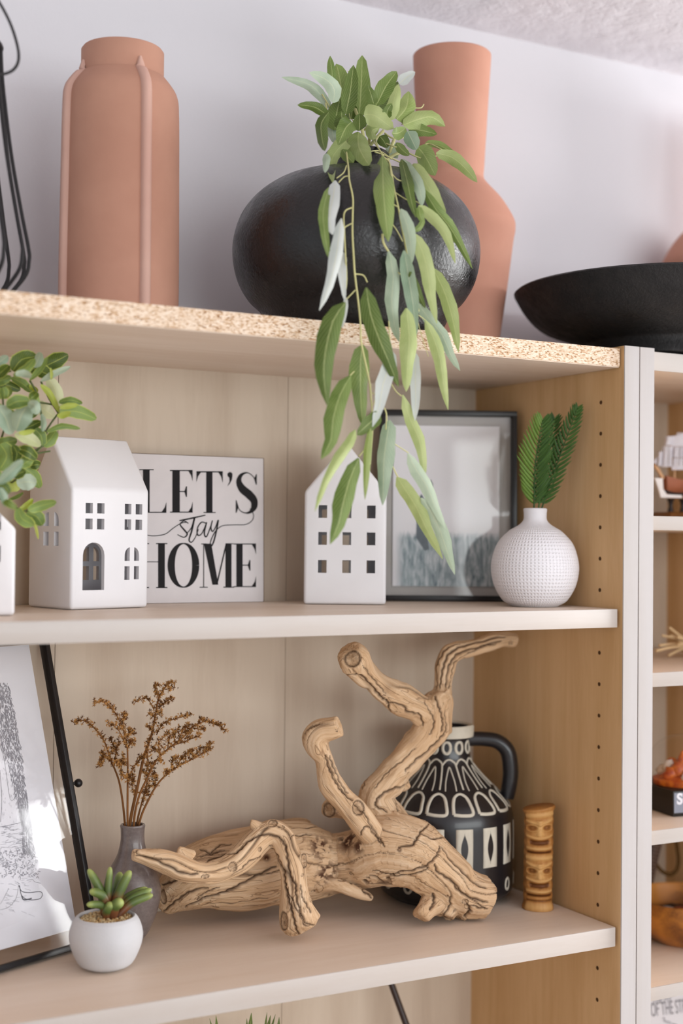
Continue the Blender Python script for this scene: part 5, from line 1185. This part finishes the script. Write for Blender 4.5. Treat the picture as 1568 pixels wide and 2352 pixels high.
# ================================================================== NARROW BOOKCASE CONTENTS
# ship
cSh = crop(1488, 960, 9.8); YS = .15; SS = 9.8*2010
def q_(p, Y=YS): return atY(*cSh(p), Y)
shipO = A(q_((900, 2200))[0], YS, R1)
ship = thing('model_ship', 'small model sailing ship with striped white sails on a wooden base, in the narrow bookcase', 'model ship', shipO)
kx = lambda x, z, y=0.0: A(shipO[0]+x, YS+y, R1+z)
px2m = lambda p: (q_(p)[0], q_(p)[2]-q_((700, 2190))[2])
X0 = q_((210, 2200))[0]
m = MB(); b0, b1 = q_((210, 2190)), q_((260, 2060)); zt_ = b1[2]; zt_ = R1+(2200-2060)/SS+.001
m.add([(X0, YS-.02, R1+.0003), (X0+.098, YS-.02, R1+.0003), (X0+.098, YS+.02, R1+.0003), (X0, YS+.02, R1+.0003), (X0+.008, YS-.015, zt_), (X0+.09, YS-.015, zt_), (X0+.09, YS+.015, zt_), (X0+.008, YS+.015, zt_)], [(0, 3, 2, 1), (4, 5, 6, 7), (0, 1, 5, 4), (1, 2, 6, 5), (2, 3, 7, 6), (3, 0, 4, 7)])
build(m, 'base', M['ship_wood'], ship, bevel=.001)
zh = lambda y: R1+(2200-y)/SS
xh = lambda x: q_((x, 1500))[0]
for x in (510, 780, 1300): m = MB(); m.lathe([(.004, zt_-.0003), (.003, zt_+.004), (.0022, zh(1900)), (.003, zh(1800)), (.005, zh(1730))], (xh(x), YS), 16); build(m, 'post', M['ship_dark'], ship)
# hull: stations along x
m = MB(); vs = []; NS, NR = 14, 9
for i in range(NS+1):
    t = i/NS; x = xh(330)+t*.082; wmax = .013*math.sin(math.pi*min(.97, .12+.78*t))**.7; zk = zh(1690); ztop_ = zh(1330)+.006*(2*t-1)**2
    for k in range(NR+1):
        a = math.pi*k/NR; vs.append((x+(.004 if t == 0 else 0)*math.sin(a), YS-wmax*math.cos(a), zk+(ztop_-zk)*(1-math.sin(a)**.8)))
fs = [(i*(NR+1)+k, i*(NR+1)+k+1, (i+1)*(NR+1)+k+1, (i+1)*(NR+1)+k) for i in range(NS) for k in range(NR)]+[tuple(range(NR+1))[::-1], tuple(NS*(NR+1)+k for k in range(NR+1))]
fs += [(i*(NR+1), (i+1)*(NR+1), (i+1)*(NR+1)+NR, i*(NR+1)+NR) for i in range(NS)]
m.add(vs, fs); build(m, 'hull', M['hull'], ship, angle=60)
m = MB(); m.tube([q_((380, 1640), YS-.012), q_((560, 1700), YS-.015), q_((784, 1710), YS-.015), q_((1200, 1690), YS-.012)], .0018, 6, smooth=3); build(m, 'keel_band', M['ship_dark'], ship)
m = MB(); m.tube([q_((330, 1360), YS-.004), q_((240, 1200), YS-.004), q_((130, 1040), YS-.004)], .0022, 8); build(m, 'bowsprit', M['mast'], ship)
m = MB(); pl = [(150, 1350), (330, 1360), (340, 1600), (420, 1720), (760, 1740), (760, 1800), (290, 1790), (240, 1600)]; f0 = [q_(p, YS-.018) for p in pl]; m.add(f0+[p+A(0, .002, 0) for p in f0], [tuple(range(8))[::-1], tuple(range(8, 16))]+[(i, (i+1) % 8, (i+1) % 8+8, i+8) for i in range(8)]); build(m, 'cradle', M['shell'], ship, smooth=False)
for x in (590, 860, 1250):
    m = MB(); m.tube([A(xh(x), YS, zh(1400)), A(xh(x), YS, zh(280))], .0012, 8); build(m, 'mast', M['mast'], ship)
for x0, x1, y0, y1 in ((380, 560, 410, 620), (560, 1000, 400, 640), (650, 1000, 330, 420), (320, 560, 640, 1100), (560, 760, 650, 890), (760, 1100, 650, 890), (560, 1000, 900, 1170), (210, 330, 760, 1080)):
    m = MB(); n = 6; vs = []
    for i in range(n+1):
        for j in range(n+1):
            s, t = i/n, j/n; x = x0+(x1-x0)*s-(30*t); y = y0+(y1-y0)*t; vs.append(q_((x, y), YS-.006-.006*math.sin(math.pi*s)*math.sin(math.pi*(.2+.6*t))))
    m.add(vs, [(i*(n+1)+j, (i+1)*(n+1)+j, (i+1)*(n+1)+j+1, i*(n+1)+j+1) for i in range(n) for j in range(n)]); build(m, 'sail', M['sail'], ship, angle=0)
m = MB(); vs = [q_((110, 990), YS-.008), q_((330, 730), YS-.008), q_((300, 1080), YS-.008), q_((200, 1050), YS-.008)]; m.add(vs, [(0, 3, 2, 1)]); build(m, 'sail', M['sail'], ship, smooth=False)
m = MB()
for x in (205, 330, 455, 560, 700, 800): m.tube([q_((x, 1080), YS-.0135), q_((x+15, 660 if x > 300 else 900), YS-.0135)], .0004, 4)
build(m, 'rigging', M['rope'], ship)

# straw star
cSt = crop(1488, 1440, 19.6); YSt = .13
st_ = thing('straw_bundle', 'spiky bundle of pale straw stalks on the second shelf of the narrow bookcase', 'straw ornament', A(atY(1580, 1500, YSt)[0], YSt, R2))
hub = atY(1590, 1508, YSt); hub[2] = R2+.013
for (x, y), r, dy in (((350, 1080), 3.2, -.01), ((500, 830), 3, -.004), ((620, 380), 2.6, .01), ((980, 400), 3.6, .012), ((1290, 460), 3.4, .0), ((1370, 790), 3.4, -.02), ((1500, 420), 3, .01), ((900, 1450), 3, .0)):
    e = atY(*cSt((x, y)), YSt+dy); e[2] = max(e[2], R2+.003); m = MB(); m.tube([hub+A(0, dy*.3, 0), (hub+e)/2+A(0, 0, .002), e], [r/2060*1.3, r/2060*1.1, r/2060], 8, smooth=3); build(m, 'stalk', M['straw'], st_)
for k in range(9):
    a = k*.7; e = hub+A(.03*math.cos(a), .025*math.sin(a), .012+.01*math.sin(k*2)); e[2] = max(e[2], R2+.003); m = MB(); m.tube([hub, e], .0016, 8); build(m, 'stalk', M['straw'], st_)
m = MB(); m.ball(hub, .012, 14, 10, .05, (1.3, 1, 1)); build(m, 'core', M['straw'], st_)

# glass dome
cO = crop(1488, 1660, 9.8)
base0 = atZ(*cO((560, 2130)), R3); s_ = ppm(base0); 
BO = A(base0[0], base0[1], R3+.0004); da = math.radians(-8); ex = A(math.cos(da), math.sin(da), 0); ey = A(-math.sin(da), math.cos(da), 0)
BW, BH, BDp = .075, .0272, .075
dome = thing('glass_dome', 'clear glass dome with orange and milky crystals on a black base, in the narrow bookcase', 'ornament', BO+ex*BW/2+ey*BDp/2)
m = MB(); q4 = [BO, BO+ex*BW, BO+ex*BW+ey*BDp, BO+ey*BDp]; m.slab(q4, (0, 0, 1), BH); build(m, 'base', M['base_black'], dome, bevel=.0015)
m = MB(); a0 = BO-ey*.0006; m.slab([a0+A(0, 0, .004)+ex*.001, a0+A(0, 0, .004)+ex*(BW-.002), a0+A(0, 0, BH-.002)+ex*(BW-.002), a0+A(0, 0, BH-.002)+ex*.001], ey, .0006); build(m, 'plaque', M['base_label'], dome, smooth=False)
def textmesh(name, body, size, origin, ex_, ez_, mat, parent, sx=1.0, bold=0.0):
    cu = bpy.data.curves.new('t', 'FONT'); cu.body = body; cu.size = size; cu.extrude = .0001; cu.offset = bold; to = bpy.data.objects.new('t', cu); COL.objects.link(to)
    bpy.context.view_layer.update(); me = bpy.data.meshes.new_from_object(to.evaluated_get(bpy.context.evaluated_depsgraph_get())); bpy.data.objects.remove(to)
    n = np.cross(ex_, ez_); po = np.array(parent['org']); org = np.array(origin)-po
    me.transform(Matrix(((ex_[0]*sx, ez_[0], n[0], org[0]), (ex_[1]*sx, ez_[1], n[1], org[1]), (ex_[2]*sx, ez_[2], n[2], org[2]), (0, 0, 0, 1))))
    me.name = name; me.materials.clear(); me.materials.append(mat); o = link(name, me, parent); o['org'] = [0.0]*3; return o
textmesh('lettering', 'Seat', .016, a0-ey*.0002+A(0, 0, .0135)+ex*.004, ex, A(0, 0, 1), M['paper'], dome, 1.0, .0006)
textmesh('lettering', 'USA', .008, a0-ey*.0002+A(0, 0, .005)+ex*.024, ex, A(0, 0, 1), M['paper'], dome)
dc = BO+ex*BW/2+ey*BDp/2+A(0, 0, BH); RD = .0385
gprof = [(RD*math.cos(a), dc[2]+.0003+.018+.036*math.sin(a) if a > 0 else 0) for a in np.linspace(.02, math.pi/2-.01, 18)]
m = MB(); m.lathe([(RD*.86, dc[2]+.0003), (RD*.95, dc[2]+.008)]+gprof, (dc[0], dc[1]), 64); build(m, 'dome', M['glass'], dome, angle=0)
m = MB(); m.lathe([(RD*.83, dc[2]+.0003), (RD*.85, dc[2]+.006), (.02, dc[2]+.012), (.012, dc[2]+.014), (.004, dc[2]+.03), (.001, dc[2]+.036)], (dc[0], dc[1]), 40); build(m, 'flame_core', M['fire'], dome)
for k in range(14):
    a = k*2.4; r = .012+.012*((k*37) % 10)/10; m = MB(); m.ball(dc+A(r*math.cos(a), r*math.sin(a), .010+.012*((k*53) % 10)/10), .006+.003*((k*17) % 5)/5, 8, 6, .25); build(m, 'crystal', M['smoke'] if k % 2 else M['fire'], dome, angle=0)

# miniature guitar hanging over the bowl
cN = crop(1480, 1900, 7.84); YN = .2
gt = thing('miniature_guitar', 'miniature white electric guitar with a dark fretted neck, standing behind the wooden bowl', 'miniature guitar', A(atY(*cN((60, 1600)), YN)[0], YN, R4))
g_ = lambda p, dy=0: atY(*cN(p), YN+dy)
n0, n1 = g_((60, 1120)), g_((235, 300)); nx = nz(n1-n0); n1 = n1+nx*.010; sd_ = nz(np.cross(nx, A(0, -1, 0)))
m = MB(); w0, w1 = .0062, .0072; m.slab([n0-sd_*w0, n0+sd_*w0, n1+sd_*w1, n1-sd_*w1], A(0, 1, 0), .004); build(m, 'neck', M['guitar_neck'], gt, bevel=.0006)
for k in range(15):
    t = k/15; c_ = n0+(n1-n0)*t; m = MB(); m.tube([c_-sd_*.0058+A(0, -.0004, 0), c_+sd_*.0058+A(0, -.0004, 0)], .0004, 5); build(m, 'fret', M['fret'], gt)
bd_ = [(130, 1080), (200, 1090), (260, 1040), (300, 1030), (310, 1070), (290, 1130), (230, 1220), (205, 1290), (225, 1400), (235, 1520), (200, 1620), (160, 1640), (40, 1650), (-90, 1620), (-140, 1500), (-110, 1360), (-80, 1290), (-110, 1200), (-180, 1130), (-160, 1080), (-80, 1100), (0, 1130)]
n = len(bd_); f0 = [g_(p, -.006) for p in bd_]; m = MB(); m.add(f0+[p+A(0, .007, 0) for p in f0], [tuple(range(n))[::-1], tuple(range(n, 2*n))]+[(i, (i+1) % n, (i+1) % n+n, i+n) for i in range(n)]); build(m, 'body', M['guitar_body'], gt, smooth=False, bevel=.0012)
m = MB(); m.box((g_((0, 1600))[0]-.012, YN-.01, R4+.0003), (g_((0, 1600))[0]+.012, YN+.012, R4+.003)); m.tube([A(g_((0, 1600))[0], YN+.004, R4+.003), g_((0, 1560), .002)], .0022, 8); build(m, 'stand', M['ship_dark'], gt, bevel=.0004)
m = MB(); m.tube([g_(p, .03) for p in [(560, 180), (590, 400), (610, 600), (580, 760), (480, 850), (370, 830), (260, 740), (200, 640)]], .0024, 8, smooth=5); build(m, 'strap', M['rope'], gt)

# wooden bowl with stones
YBw = .12
prb, cBw = pxprofile(1555, YBw, [(62, 2218), (90, 2200), (112, 2172), (122, 2140), (119, 2128)])
s_ = ppm(atY(1555, 2170, YBw)); cBw = (atY(1575, 2170, YBw)[0], YBw)
zb1 = R4+.0004; hB_ = .048
prof = smoothprof([(.035, zb1), (.040, zb1+.001), (.056, zb1+.014), (.063, zb1+.03), (.0625, zb1+hB_)], 5)+[(.0605, zb1+hB_+.001), (.059, zb1+hB_-.002), (.055, zb1+.03), (.04, zb1+.012), (.001, zb1+.008)]
bo = thing('wooden_bowl', 'round acacia wood bowl full of polished stones, in the narrow bookcase', 'bowl', (cBw[0], YBw, R4)); m = MB(); m.lathe(prof, cBw, 80); build(m, 'body', M['bowlwood'], bo, angle=50)
SL = [(1500, 2117, .017, 0, -.02, 'reddish stone behind the rim, left'), (1512, 2125, .013, 2, -.035, 'grey stone at the rim, leftmost'), (1549, 2122, .0165, 1, -.03, 'large pale stone at the front rim'), (1530, 2098, .013, 2, .0, 'upright blue grey stone at the back'), (1518, 2093, .011, 3, .02, 'dark stone left of the blue grey one'), (1563, 2103, .016, 0, .005, 'long reddish stone at the back right'), (1519, 2110, .015, 0, -.008, 'rust coloured flat stone in the middle'), (1545, 2100, .012, 3, .012, 'dark stone between the pale and the blue grey ones'), (1580, 2112, .015, 4, -.01, 'tan stone at the right edge')]
for u, v, r, mt, dy, lb in SL:
    r *= .88; c_ = atY(u, v, YBw+dy); dx = A(c_[0]-cBw[0], c_[1]-YBw); dn = np.linalg.norm(dx)
    if dn > .058-r: dx *= (.058-r)/dn; c_[0] = cBw[0]+dx[0]; c_[1] = YBw+dx[1]
    m = MB(); rr = random.Random(int(u)); m.ball(c_, r, 16, 10, 0, (1.15, 1.0, .72)); o = build(m, 'stone', ST[mt], None, c_, angle=0); tag(o, lb+', in the wooden bowl', 'stone', 'stones in the wooden bowl')
m = MB()
for k in range(26):
    r = .042*math.sqrt(random.random()); a = k*2.4; m.ball((cBw[0]+r*math.cos(a), YBw+r*math.sin(a), zb1+.020+.006*random.random()), .010, 8, 6, .15, (1.1, 1, .7))
tag(build(m, 'stone_fill', ST[3], None, (cBw[0], YBw, zb1+.02), angle=0), 'dark stones filling the wooden bowl under the top ones', 'stones', kind='stuff')

# sheet with pencil lettering below
YP0 = .09
sh0 = A(xr2-.03, YP0, -.7195); pn = nz(A(-.15, -1, .18)); 
exP = nz(A(1, -.15, 0)); ezP = nz(np.cross(-pn, exP)); ezP = ezP if ezP[2] > 0 else -ezP
tl = atP(1480, 2290, A(.15, YP0, -.6), pn); tlx = np.dot(tl-sh0, exP)
bl = sh0+exP*(XR+.01-sh0[0]); 
Pw = .20; Hh = (-.4925+.7195)/ezP[2]
pc = thing('pencil_drawing', 'white card with thin grey pencil lettering, at the lower right edge of the photo', 'card', bl)
m = MB(); m.slab([bl, bl+exP*Pw, bl+exP*Pw+ezP*Hh, bl+ezP*Hh], -pn, .0015); build(m, 'card', M['paper'], pc, smooth=False)
def onpaper(u, v): return atP(u, v, bl+pn*.0004, pn)
cX = crop(1480, 2200, 15.477)
for txt, pos, sz, sx_ in (('THE MY', (280, 1650), .0120, .62), ('OF THE STR', (230, 2090), .021, .42)):
    p_ = onpaper(*cX(pos)); textmesh('lettering', txt, sz, p_, exP, ezP, M['sketch'], pc, sx_)
m = MB(); m.strip([onpaper(*cX(p)) for p in [(640, 2180), (660, 2130), (720, 2150), (700, 2220), (920, 2290), (860, 2330), (650, 2230)]], .0007, pn, smooth=3); m.strip([onpaper(*cX(p)) for p in [(960, 2340), (1080, 2370), (1200, 2420)]], .0012, pn, smooth=2); build(m, 'pencil_sketch', M['sketch'], pc, smooth=False)
for o in bpy.data.objects:
    if 'org' in o: del o['org']
